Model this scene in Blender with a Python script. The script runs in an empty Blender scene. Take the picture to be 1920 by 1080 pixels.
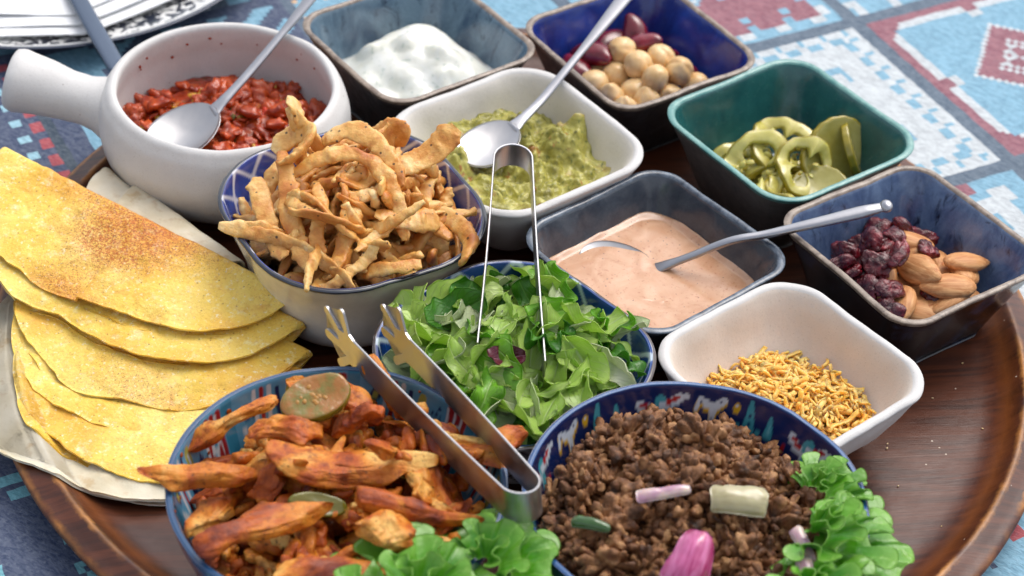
# A round wooden tray of dips, salads, meats and folded corn tortillas on a printed tablecloth.
import bpy, math, random
import numpy as np
from mathutils import Matrix, Vector, Euler

PI = math.pi
CM = 0.01                                   # everything below is written in centimetres
rad = math.radians
scene = bpy.context.scene
random.seed(7)
RNG = np.random.default_rng(7)

# ------------------------------------------------------------------ camera
cam_data = bpy.data.cameras.new('camera')
cam = bpy.data.objects.new('camera', cam_data)
scene.collection.objects.link(cam)
scene.camera = cam
CAM = (-0.655, -74.908, 66.0)
cam.matrix_world = (Matrix.Translation(Vector(CAM) * CM) @ Matrix.Rotation(rad(50), 4, 'X') @ Matrix.Rotation(rad(4.5), 4, 'Z'))
cam_data.sensor_width = 36.0
cam_data.lens = 75.0
cam_data.clip_start = 0.05
cam_data.clip_end = 60.0
cam_data.dof.use_dof = True
cam_data.dof.focus_distance = 0.925
cam_data.dof.aperture_fstop = 11.0

# ------------------------------------------------------------------ world, sun, exposure
SUN_ELEV, SUN_AZ = 58.0, 34.0               # azimuth: degrees from +Y (behind the table) towards +X
world = bpy.data.worlds.new('World')
scene.world = world
world.use_nodes = True
wn = world.node_tree
wn.nodes.clear()
sky = wn.nodes.new('ShaderNodeTexSky')
sky.sky_type = 'NISHITA'
sky.sun_disc = False
sky.sun_elevation = rad(SUN_ELEV)
sky.sun_rotation = rad(SUN_AZ)
sky.air_density = 1.0
sky.dust_density = 4.0
sky.ozone_density = 1.0
hs = wn.nodes.new('ShaderNodeHueSaturation')
hs.inputs['Saturation'].default_value = 0.42   # thin overcast: a paler sky
bg = wn.nodes.new('ShaderNodeBackground')
bg.inputs['Strength'].default_value = 0.15
wo = wn.nodes.new('ShaderNodeOutputWorld')
wn.links.new(sky.outputs[0], hs.inputs['Color'])
wn.links.new(hs.outputs[0], bg.inputs['Color'])
wn.links.new(bg.outputs[0], wo.inputs['Surface'])

sun_data = bpy.data.lights.new('sun', 'SUN')
sun_data.energy = 0.5
sun_data.angle = rad(40)
sun_data.color = (1.0, 0.95, 0.89)
sun = bpy.data.objects.new('sun', sun_data)
scene.collection.objects.link(sun)
sd = Vector((math.sin(rad(SUN_AZ)) * math.cos(rad(SUN_ELEV)), math.cos(rad(SUN_AZ)) * math.cos(rad(SUN_ELEV)), math.sin(rad(SUN_ELEV))))
sun.rotation_euler = sd.to_track_quat('Z', 'Y').to_euler()
sun.location = sd * 3

scene.render.engine = 'CYCLES'
scene.view_settings.view_transform = 'Standard'
scene.view_settings.look = 'None'
scene.view_settings.exposure = 0.70
scene.view_settings.gamma = 1.0
scene.cycles.use_denoising = True
scene.cycles.max_bounces = 8
scene.cycles.diffuse_bounces = 4
scene.cycles.glossy_bounces = 4
scene.cycles.transmission_bounces = 4
scene.cycles.caustics_reflective = False
scene.cycles.caustics_refractive = False

# ------------------------------------------------------------------ numpy noise
def _hash(i, j, k, seed):
    h = (i.astype(np.int64) * 374761393 + j.astype(np.int64) * 668265263 + k.astype(np.int64) * 2147483647 + seed * 974711) & 0x7fffffff
    h = ((h ^ (h >> 13)) * 1274126177) & 0x7fffffff
    h = (h ^ (h >> 16)) & 0x7fffffff
    h = (h * 1103515245 + 12345) & 0x7fffffff
    return (h >> 8) / float(0x7fffff) * 2 - 1

def vnoise(P, seed=0):
    P = np.asarray(P, float)
    F = np.floor(P); f = P - F; f = f * f * (3 - 2 * f)
    i, j, k = F[..., 0], F[..., 1], F[..., 2]
    r = 0
    for a in (0, 1):
        wx = f[..., 0] if a else 1 - f[..., 0]
        for b in (0, 1):
            wy = f[..., 1] if b else 1 - f[..., 1]
            for c in (0, 1):
                wz = f[..., 2] if c else 1 - f[..., 2]
                r = r + wx * wy * wz * _hash(i + a, j + b, k + c, seed)
    return r

def fbm(P, seed=0, octaves=3, gain=0.5):
    P = np.asarray(P, float); r = 0; a = 1.0
    for o in range(octaves):
        r = r + a * vnoise(P * 2 ** o + 17.3 * o, seed + o); a *= gain
    return r

# ------------------------------------------------------------------ mesh helpers (all take centimetres)
def signed_volume(V, F):
    """positive when the faces look outwards (quads and triangles)"""
    V = np.asarray(V, float); c = V.mean(0)
    if isinstance(F, np.ndarray): F3 = F[:, :3]; F4 = F[:, [0, 2, 3]] if F.shape[1] == 4 else None
    else:
        F3 = np.array([f[:3] for f in F]); q = [[f[0], f[i], f[i + 1]] for f in F if len(f) > 3 for i in range(2, len(f) - 1)]; F4 = np.array(q) if q else None
    t = 0.0
    for T in (F3, F4):
        if T is not None:
            a, b, d = V[T[:, 0]] - c, V[T[:, 1]] - c, V[T[:, 2]] - c; t += float(np.einsum('ij,ij->i', a, np.cross(b, d)).sum())
    return t

def new_mesh(name, V, F, mats=(), smooth=True, mi=None, uv=None, col=None, fcol=None):
    me = bpy.data.meshes.new(name)
    if signed_volume(V, F) < 0 and fcol is None:
        F = F[:, ::-1].copy() if isinstance(F, np.ndarray) else [list(f)[::-1] for f in F]
    V = np.asarray(V, float) * CM
    if isinstance(F, np.ndarray):
        n, w = F.shape
        me.vertices.add(len(V)); me.vertices.foreach_set('co', V.ravel())
        me.loops.add(n * w); me.loops.foreach_set('vertex_index', F.astype(np.int32).ravel())
        me.polygons.add(n)
        me.polygons.foreach_set('loop_start', np.arange(0, n * w, w, dtype=np.int32))
        me.polygons.foreach_set('loop_total', np.full(n, w, np.int32))
        me.update(calc_edges=True)
        me.validate()
    else:
        me.from_pydata([tuple(v) for v in V], [], [tuple(int(i) for i in f) for f in F])
    for m in mats:
        me.materials.append(m)
    if smooth:
        me.polygons.foreach_set('use_smooth', np.ones(len(me.polygons), bool))
    if mi is not None:
        me.polygons.foreach_set('material_index', np.asarray(mi, np.int32))
    if uv is not None:
        l = me.uv_layers.new(name='UVMap')
        idx = np.zeros(len(me.loops), np.int32); me.loops.foreach_get('vertex_index', idx)
        l.data.foreach_set('uv', np.asarray(uv, float)[idx].ravel())
    if col is not None:
        a = me.color_attributes.new('print', 'FLOAT_COLOR', 'POINT')
        a.data.foreach_set('color', np.c_[np.asarray(col, float), np.ones(len(col))].ravel())
    if fcol is not None:
        a = me.color_attributes.new('print', 'FLOAT_COLOR', 'CORNER')
        c = np.repeat(np.c_[fcol, np.ones(len(fcol))], F.shape[1], axis=0)
        a.data.foreach_set('color', c.ravel())
    me.update()
    return me

def link(name, me, parent=None, loc=(0, 0, 0), rot=None, mat3=None):
    o = bpy.data.objects.new(name, me)
    scene.collection.objects.link(o)
    if parent is not None:
        o.parent = parent
    L = Vector(loc) * CM
    if mat3 is not None:
        o.matrix_local = Matrix.Translation(L) @ Matrix([list(r) for r in mat3]).to_4x4()
    else:
        o.location = L
        if rot is not None:
            o.rotation_euler = rot
    return o

def tag(o, label=None, cat=None, group=None, kind=None):
    if label: o['label'] = label
    if cat: o['category'] = cat
    if group: o['group'] = group
    if kind: o['kind'] = kind
    return o

def empty(name, loc, label, cat, group=None, rz=0):
    o = bpy.data.objects.new(name, None)
    scene.collection.objects.link(o)
    o.empty_display_size = 0.01
    o.location = Vector(loc) * CM
    o.rotation_euler = (0, 0, rz)
    return tag(o, label, cat, group)

def grid_faces(n, m, closed_n=False, closed_m=False):
    """faces of an n x m vertex grid (row-major, n rows of m)"""
    i = np.arange(n if closed_n else n - 1); j = np.arange(m if closed_m else m - 1)
    I, J = np.meshgrid(i, j, indexing='ij'); I2 = (I + 1) % n; J2 = (J + 1) % m
    return np.stack([I * m + J, I * m + J2, I2 * m + J2, I2 * m + J], -1).reshape(-1, 4)

def loft(rings, close_ends=True):
    """rings: (n, k, 3) closed rings -> verts, faces (quads as lists)"""
    R = np.asarray(rings, float); n, k, _ = R.shape
    V = R.reshape(-1, 3); F = grid_faces(n, k, closed_m=True)
    F = F.tolist()
    if close_ends:
        F.append(list(range(k))[::-1]); F.append(list(range((n - 1) * k, n * k)))
    return V, F

def frames(path, up=(0, 0, 1)):
    P = np.asarray(path, float); T = np.gradient(P, axis=0); T /= np.linalg.norm(T, axis=1)[:, None] + 1e-9
    N = []; prev = np.asarray(up, float)
    for t in T:
        nrm = prev - t * (prev @ t); nrm /= np.linalg.norm(nrm) + 1e-9
        N.append(nrm); prev = nrm
    N = np.array(N); B = np.cross(T, N)
    return P, T, N, B

def sweep(path, half_w, half_h, k=12, up=(0, 0, 1), power=2.0, twist=None, cap=True):
    """elliptic / superelliptic section swept along a path; half_w sideways, half_h along `up`"""
    P, T, N, B = frames(path, up); n = len(P)
    hw = np.broadcast_to(np.asarray(half_w, float), (n,)); hh = np.broadcast_to(np.asarray(half_h, float), (n,))
    th = np.linspace(0, 2 * PI, k, endpoint=False)
    c = np.sign(np.cos(th)) * np.abs(np.cos(th)) ** (2 / power); s = np.sign(np.sin(th)) * np.abs(np.sin(th)) ** (2 / power)
    if twist is not None:
        tw = np.asarray(twist, float)[:, None]
        N, B = np.cos(tw) * N + np.sin(tw) * B, -np.sin(tw) * N + np.cos(tw) * B
    R = P[:, None] + B[:, None] * (c[None, :, None] * hw[:, None, None]) + N[:, None] * (s[None, :, None] * hh[:, None, None])
    return R

def rsq(a, b, r, n=96):
    """rounded-square outline, n points, evenly spaced by angle-ish arclength"""
    r = min(r, a - 1e-3, b - 1e-3)
    sa, sb = 2 * (a - r), 2 * (b - r); q = PI * r / 2
    per = 2 * sa + 2 * sb + 4 * q
    # start at middle of +x side going ccw
    out = []
    segs = [('l', (a, 0), (a, b - r)), ('c', (a - r, b - r), 0), ('l', (a - r, b), (-(a - r), b)), ('c', (-(a - r), b - r), 90),
            ('l', (-a, b - r), (-a, -(b - r))), ('c', (-(a - r), -(b - r)), 180), ('l', (-(a - r), -b), (a - r, -b)), ('c', (a - r, -(b - r)), 270),
            ('l', (a, -(b - r)), (a, 0))]
    L = []
    for s in segs:
        L.append(math.dist(s[1], s[2]) if s[0] == 'l' else q)
    tot = sum(L)
    for i in range(n):
        d = i / n * tot; k = 0
        while k < len(L) - 1 and d > L[k]:
            d -= L[k]; k += 1
        s = segs[k]; t = d / max(L[k], 1e-9)
        if s[0] == 'l':
            out.append((s[1][0] + (s[2][0] - s[1][0]) * t, s[1][1] + (s[2][1] - s[1][1]) * t))
        else:
            an = rad(s[2] + 90 * t)
            out.append((s[1][0] + r * math.cos(an), s[1][1] + r * math.sin(an)))
    return np.array(out)

def smooth_profile(keys, steps):
    """Catmull-Rom through rows of keys (n, m), steps per span"""
    K = np.asarray(keys, float); out = []
    for i in range(len(K) - 1):
        p0 = K[max(i - 1, 0)]; p1 = K[i]; p2 = K[i + 1]; p3 = K[min(i + 2, len(K) - 1)]
        for t in np.arange(steps) / steps:
            out.append(0.5 * ((2 * p1) + (-p0 + p2) * t + (2 * p0 - 5 * p1 + 4 * p2 - p3) * t ** 2 + (-p0 + 3 * p1 - 3 * p2 + p3) * t ** 3))
    out.append(K[-1])
    return np.array(out)

_ico = {}
def ico(sub):
    if sub not in _ico:
        import bmesh
        bm = bmesh.new(); bmesh.ops.create_icosphere(bm, subdivisions=sub, radius=1)
        _ico[sub] = (np.array([v.co[:] for v in bm.verts]), np.array([[v.index for v in f.verts] for f in bm.faces]))
        bm.free()
    return _ico[sub][0].copy(), _ico[sub][1].copy()

def join(parts):
    Vs, Fs, o = [], [], 0
    for V, F in parts:
        if signed_volume(V, F) < 0: F = np.asarray(F)[:, ::-1]
        Vs.append(V); Fs.append(np.asarray(F) + o); o += len(V)
    return np.concatenate(Vs), np.concatenate(Fs)

def rotm(rx=0, ry=0, rz=0):
    return np.array(Euler((rx, ry, rz)).to_matrix())

def bez(pts, n):
    """smooth curve through the points"""
    P = smooth_profile(pts, 16)
    d = np.r_[0, np.cumsum(np.linalg.norm(np.diff(P, axis=0), axis=1))]
    t = np.linspace(0, d[-1], n)
    return np.stack([np.interp(t, d, P[:, i]) for i in range(P.shape[1])], -1)

# ------------------------------------------------------------------ material helper
class Mat:
    def __init__(self, name, rough=0.5, spec=0.5, metal=0.0, coat=0.0, sss=0.0, sss_r=(1, .4, .2), sss_s=0.3, trans=0.0, ior=None, sheen=0.0):
        self.m = bpy.data.materials.new(name); self.m.use_nodes = True
        nt = self.nt = self.m.node_tree; nt.nodes.clear()
        self.out = nt.nodes.new('ShaderNodeOutputMaterial')
        b = self.b = nt.nodes.new('ShaderNodeBsdfPrincipled')
        nt.links.new(b.outputs[0], self.out.inputs['Surface'])
        b.inputs['Roughness'].default_value = rough
        b.inputs['Specular IOR Level'].default_value = spec
        b.inputs['Metallic'].default_value = metal
        b.inputs['Coat Weight'].default_value = coat
        b.inputs['Coat Roughness'].default_value = 0.12
        b.inputs['Transmission Weight'].default_value = trans
        b.inputs['Sheen Weight'].default_value = sheen
        if ior: b.inputs['IOR'].default_value = ior
        if sss > 0:
            b.inputs['Subsurface Weight'].default_value = sss
            b.inputs['Subsurface Radius'].default_value = sss_r
            b.inputs['Subsurface Scale'].default_value = sss_s * CM
        self._c = None; self._bump = None
    def node(self, t, **kw):
        n = self.nt.nodes.new('ShaderNode' + t)
        for k, v in kw.items():
            setattr(n, k, v)
        return n
    def L(self, a, b):
        self.nt.links.new(a, b)
    def coord(self, vary=False, scale=(1, 1, 1), kind='Object', rot=(0, 0, 0)):
        """object coordinates in centimetres, shifted per object when vary"""
        tc = self.node('TexCoord'); mp = self.node('Mapping')
        k = 100.0 if kind == 'Object' else 1.0
        mp.inputs['Scale'].default_value = [k * s for s in scale]
        mp.inputs['Rotation'].default_value = rot
        self.L(tc.outputs[kind], mp.inputs['Vector'])
        o = mp.outputs[0]
        if vary:
            oi = self.node('ObjectInfo'); ad = self.node('VectorMath', operation='MULTIPLY_ADD')
            cb = self.node('CombineXYZ')
            for i in range(3): self.L(oi.outputs['Random'], cb.inputs[i])
            self.L(cb.outputs[0], ad.inputs[0]); ad.inputs[1].default_value = (91, 57, 33); self.L(o, ad.inputs[2])
            o = ad.outputs[0]
        return o
    def noise(self, co, scale, detail=3, rough=0.55, dist=0.0, out='Fac'):
        n = self.node('TexNoise'); n.inputs['Scale'].default_value = scale
        n.inputs['Detail'].default_value = detail; n.inputs['Roughness'].default_value = rough; n.inputs['Distortion'].default_value = dist
        self.L(co, n.inputs['Vector']); return n.outputs[out]
    def voro(self, co, scale, feature='F1', out='Distance', rnd=1.0):
        n = self.node('TexVoronoi'); n.feature = feature; n.inputs['Scale'].default_value = scale; n.inputs['Randomness'].default_value = rnd
        self.L(co, n.inputs['Vector']); return n.outputs[out]
    def wave(self, co, scale, dist=2.0, detail=2, dscale=1.0, dirn='X', kind='BANDS'):
        n = self.node('TexWave'); n.wave_type = kind
        if kind == 'BANDS': n.bands_direction = dirn
        n.inputs['Scale'].default_value = scale; n.inputs['Distortion'].default_value = dist
        n.inputs['Detail'].default_value = detail; n.inputs['Detail Scale'].default_value = dscale
        self.L(co, n.inputs['Vector']); return n.outputs['Fac']
    def ramp(self, fac, stops, interp='LINEAR'):
        n = self.node('ValToRGB'); cr = n.color_ramp; cr.interpolation = interp
        while len(cr.elements) < len(stops): cr.elements.new(0.5)
        for e, (p, c) in zip(cr.elements, stops):
            e.position = p
            e.color = (c, c, c, 1) if np.isscalar(c) else (*c, 1)
        self.L(fac, n.inputs[0]); return n.outputs['Color']
    def step(self, fac, lo, hi):
        n = self.node('MapRange'); n.inputs['From Min'].default_value = lo; n.inputs['From Max'].default_value = hi
        n.clamp = True
        self.L(fac, n.inputs['Value']); return n.outputs['Result']
    def math(self, op, a, b=None, clamp=False):
        n = self.node('Math', operation=op); n.use_clamp = clamp
        for i, x in enumerate((a, b)):
            if x is None: continue
            if isinstance(x, (int, float)): n.inputs[i].default_value = x
            else: self.L(x, n.inputs[i])
        return n.outputs[0]
    def mix(self, fac, a, b, mode='MIX'):
        n = self.node('Mix'); n.data_type = 'RGBA'; n.blend_type = mode
        if isinstance(fac, (int, float)): n.inputs[0].default_value = fac
        else: self.L(fac, n.inputs[0])
        for i, x in ((6, a), (7, b)):
            if isinstance(x, (tuple, list)): n.inputs[i].default_value = (*x, 1)
            else: self.L(x, n.inputs[i])
        return n.outputs[2]
    def attr(self, name='print', out='Color'):
        n = self.node('Attribute'); n.attribute_name = name; return n.outputs[out]
    def rnd(self):
        return self.node('ObjectInfo').outputs['Random']
    def color(self, c):
        if isinstance(c, (tuple, list)): self.b.inputs['Base Color'].default_value = (*c, 1)
        else: self.L(c, self.b.inputs['Base Color'])
        return self
    def rough(self, s):
        self.L(s, self.b.inputs['Roughness']); return self
    def bump(self, h, dist=0.05, strength=1.0):
        n = self.node('Bump'); n.inputs['Distance'].default_value = dist * CM; n.inputs['Strength'].default_value = strength
        self.L(h, n.inputs['Height'])
        if self._bump is not None: self.L(self._bump, n.inputs['Normal'])
        self._bump = n.outputs[0]
        nn = self.b.inputs['Normal']
        for l in list(nn.links): self.nt.links.remove(l)
        self.L(self._bump, nn); return self

def srgb(r, g, b):
    f = lambda c: ((c / 255 + 0.055) / 1.055) ** 2.4 if c > 10 else c / 255 / 12.92
    return (f(r), f(g), f(b))
# ================================================================== THE TABLECLOTH (printed cells, one face per stitch block)
WHITE, LBLUE, DRED, NAVY, SLATE, ORNG, LRED, TEAL = (srgb(202, 208, 210), srgb(122, 172, 196), srgb(146, 80, 92), srgb(52, 64, 96),
                                                     srgb(80, 98, 116), srgb(222, 176, 124), srgb(172, 56, 62), srgb(40, 72, 92))
CC0 = np.array([17.6, 30.06]); CANG = rad(30.6)
CE1 = np.array([math.cos(CANG), math.sin(CANG)]); CE2 = np.array([math.sin(CANG), -math.cos(CANG)])
TS, NC = 14.73, 49

def tile_colour(i, j, x, y):
    m = min(x, y, NC - 1 - x, NC - 1 - y)                # distance from the tile's edge in cells
    a = x if m in (y, NC - 1 - y) else y                 # position along that edge
    dx, dy = abs(x - 24), abs(y - 24)
    left = i <= -3
    if m < 1 or (m < 2 and (x < 2 or y < 2)):
        return NAVY if left else SLATE  # same navy lines throughout; slate has the sheen mixed into its colour
    kind = {(-1, 0): 'W', (0, 0): 'B', (-1, -1): 'R', (0, -1): 'O', (-1, 1): 'T', (0, 1): 'Y', (-2, 2): 'V', (-3, -1): 'L', (-4, -1): 'N',
            (-4, 0): 'K', (-4, 1): 'M', (-2, -1): 'P', (-3, -2): 'Q', (1, 0): 'W', (1, -1): 'R', (-1, -2): 'W', (-2, -2): 'B', (-2, 1): 'W', (-5, 1): 'M'}.get((i, j), 'WBRLNVM'[(i * 5 + j * 3) % 7])
    if kind == 'W':
        if m in (2, 3) and a % 5 in (0,): return LBLUE
        if m in (4, 5) and a % 5 in (1, 2, 3) and 5 < a < 44: return LBLUE
        if (dx, dy) in ((0, 0), (1, 1), (2, 2), (3, 3), (4, 4), (4, 5), (0, 2), (0, 4)) : return LBLUE
        if (x in (12, 13, 14) and y in (12, 13)) or (x == 12 and 12 <= y <= 16): return LBLUE
        if (x in (36, 35, 34) and y in (35, 36)) or (x == 37 and 32 <= y <= 36): return LBLUE
        if (x in (12, 13, 14) and y in (35, 36)) or (x == 12 and 32 <= y <= 36): return LBLUE
        if (x in (36, 35, 34) and y in (12, 13)) or (x == 37 and 12 <= y <= 16): return LBLUE
        if dx < 9 and 9 - dx <= dy <= 10 - dx and (x + y) % 3 == 0: return LBLUE
        return WHITE
    if kind == 'B':
        cut = 9 if (dx > 15 and dy > 15) else 5
        mm = m - (2 if dx < 2 or dy < 2 else 0)
        if mm < (cut if (dx + dy > 36) else 4): return DRED
        if mm < (cut + 2 if (dx + dy > 36) else 6): return WHITE
        d = dx + dy
        if d > 14: return LBLUE
        if d > 12: return WHITE if (x + y) % 2 or d == 13 else LBLUE
        if 5 <= d <= 7 and (x * 2 + y) % 3 != 0: return WHITE
        if dx == dy and d < 5: return WHITE
        return DRED
    if kind == 'R':
        if m < 4: return WHITE if a % 8 in (2, 3, 4) and m in (2, 3) else LBLUE
        if m in (4, 5): return LBLUE if a % 8 in (5, 6) else DRED
        if (x % 9 in (2, 3)) and (y % 9 in (4, 5)) and dx + dy > 10: return LBLUE
        if dx + dy < 9: return WHITE if (x + y) % 2 else LBLUE
        return DRED
    if kind == 'O':
        if m < 5 and a % 8 in (3, 4): return WHITE
        if dx + dy < 26 and dx + dy > 6 and (x // 2 + y // 3) % 3 != 0: return ORNG
        return LBLUE
    if kind == 'T':
        if m < 5: return DRED if 10 < a < 22 or 27 < a < 38 else LBLUE
        if m < 7: return LBLUE if 8 < a < 24 or 25 < a < 40 else WHITE
        if 3 <= abs(dx - 10) + abs(dy - 10) < 3 or (abs(dx - 11) < 3 and abs(dy - 11) < 3): return LBLUE
        if abs(dx - 5) + abs(dy - 8) < 3: return LBLUE
        return WHITE
    if kind == 'Y':
        return ORNG if (x // 5 + y // 5) % 3 else WHITE
    if kind == 'V':
        if abs((x % 8) - 3) + abs((y % 8) - 3) < 1 and m > 4: return NAVY
        if (x % 12 in (5, 6, 7)) and (y % 8 in (6, 7, 0)): return LRED
        if m < 3: return DRED if a % 6 < 3 else LBLUE
        return LBLUE
    if kind == 'L':
        if m < 3 and x < 3: return LBLUE
        if (x in (11, 12, 16, 17) and y % 10 in (0, 1, 2)) or (13 <= x <= 15 and y % 10 in (3, 4)): return NAVY
        if x < 12 or dx + dy < 10: return LBLUE
        if (x + y) % 9 < 4: return LBLUE
        return NAVY
    if kind == 'N':
        if x in (43, 44) and y % 5 in (1, 2, 3): return LRED
        if x in (40, 41) and y % 5 in (4, 0): return WHITE if False else srgb(150, 195, 210)
        if x in (33, 34, 30) and (y + 2) % 5 in (1, 2): return LRED if y % 10 < 5 else srgb(150, 195, 210)
        if x in (36, 37) and y in (39, 40, 34, 44): return srgb(150, 195, 210)
        return NAVY if x < 45 or x > 46 else srgb(32, 52, 70)
    if kind == 'K':
        if m < 2: return NAVY
        if y > 46: return TEAL
        if dx + dy > 34 and (x + y) % 4 < 2: return NAVY
        return DRED
    if kind == 'M':
        if m in (3, 4): return srgb(110, 178, 190)
        if m in (6, 7) and a % 6 in (1, 2, 3): return srgb(110, 178, 190)
        if m > 16:
            if y in (17, 18) and x % 8 in (1, 2): return srgb(120, 185, 192)
            if 18 <= y <= 21 and (x % 9) < 4: return srgb(120, 185, 192)
            if y >= 23 and (x + y) % 7 != 0: return srgb(116, 182, 192)
        return NAVY
    if kind == 'P':
        if m < 4 and a % 8 < 3: return ORNG
        return LBLUE if dx + dy > 12 else SLATE
    if kind == 'Q':
        if (x // 4 + y // 4) % 3 == 0: return LBLUE
        if (x // 3 + y // 5) % 5 == 0: return WHITE
        return SLATE
    return SLATE

def build_cloth():
    i0, i1, j0, j1 = -5, 3, -4, 4
    nx, ny = (i1 - i0) * NC, (j1 - j0) * NC
    s = TS / NC
    gx = (np.arange(nx + 1) + i0 * NC) * s; gy = (np.arange(ny + 1) + j0 * NC) * s
    X, Y = np.meshgrid(gx, gy, indexing='ij')
    jit = 0.05 * np.stack([vnoise(np.stack([X * 2.3, Y * 2.3, X * 0 + 3], -1), 5), vnoise(np.stack([X * 2.3, Y * 2.3, X * 0 + 9], -1), 6)], -1)
    X = X + jit[..., 0]; Y = Y + jit[..., 1]
    P = CC0 + X[..., None] * CE1 + Y[..., None] * CE2
    Z = 0.05 * fbm(np.stack([P[..., 0] * 0.12, P[..., 1] * 0.12, P[..., 0] * 0], -1), 3) - 0.06
    V = np.concatenate([P, Z[..., None]], -1).reshape(-1, 3)
    F = grid_faces(nx + 1, ny + 1)[:, ::-1].copy()
    col = np.zeros((nx * ny, 3))
    cache = {}
    for a in range(nx):
        i, x = divmod(a, NC)
        for b in range(ny):
            j, y = divmod(b, NC)
            key = (i + i0, j + j0, x, y)
            col[a * ny + b] = tile_colour(*key)
    m = Mat('printed_cloth', rough=0.62, spec=0.25)
    co = m.coord()
    sk = m.coord(scale=(1.0, 1.0, 1.0), rot=(0, 0, rad(-62)))
    w = m.node('Mapping'); w.inputs['Scale'].default_value = (1.0, 0.38, 1.0); m.L(sk, w.inputs['Vector'])
    grain = m.noise(w.outputs[0], 6.0, 3, 0.6, 0.6)
    n2 = m.noise(co, 0.5, 3)
    c = m.attr()
    c = m.mix(m.step(grain, 0.35, 0.6), m.mix(0.32, c, (0.03, 0.05, 0.09), 'MIX'), m.mix(0.10, c, (.62, .68, .72)))
    c = m.mix(0.35, c, m.ramp(n2, [(0.3, 0.75), (0.7, 1.0)]), 'MULTIPLY'); c = m.mix(m.math('MULTIPLY', m.step(m.noise(co, 5.0, 4, .7), .5, .7), .12), c, (.5, .55, .6))
    m.color(c)
    m.bump(grain, 0.06, 0.9)
    me = new_mesh('tablecloth', V, F, [m.m], smooth=True, fcol=col)
    o = link('tablecloth', me)
    tag(o, 'printed patchwork tablecloth in blue, white and dark red under the wooden tray', 'tablecloth')
    # the table top under the cloth, reaching past the picture
    tm = Mat('table_wood', rough=0.5); tm.color(tm.mix(tm.noise(tm.coord(), 0.3, 4), (0.18, 0.12, 0.08), (0.25, 0.17, 0.11)))
    S = 130
    V = [(-S, -S, -3), (S, -S, -3), (S, S, -3), (-S, S, -3), (-S, -S, -.22), (S, -S, -.22), (S, S, -.22), (-S, S, -.22)]
    F = [(0, 3, 2, 1), (4, 5, 6, 7), (0, 1, 5, 4), (1, 2, 6, 5), (2, 3, 7, 6), (3, 0, 4, 7)]
    t = link('table', new_mesh('table', V, F, [tm.m], smooth=False)); tag(t, kind='structure')
build_cloth()

# ================================================================== THE TRAY
def lathe(name, prof, n, mats, centre=(0, 0), mi_fn=None, **kw):
    prof = np.asarray(prof, float); th = np.linspace(0, 2 * PI, n, endpoint=False)
    R = np.stack([prof[:, None, 0] * np.cos(th) + centre[0], prof[:, None, 0] * np.sin(th) + centre[1], np.repeat(prof[:, 1:2], n, 1)], -1)
    V = R.reshape(-1, 3); F = grid_faces(len(prof), n, closed_m=True)
    return V, F

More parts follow.
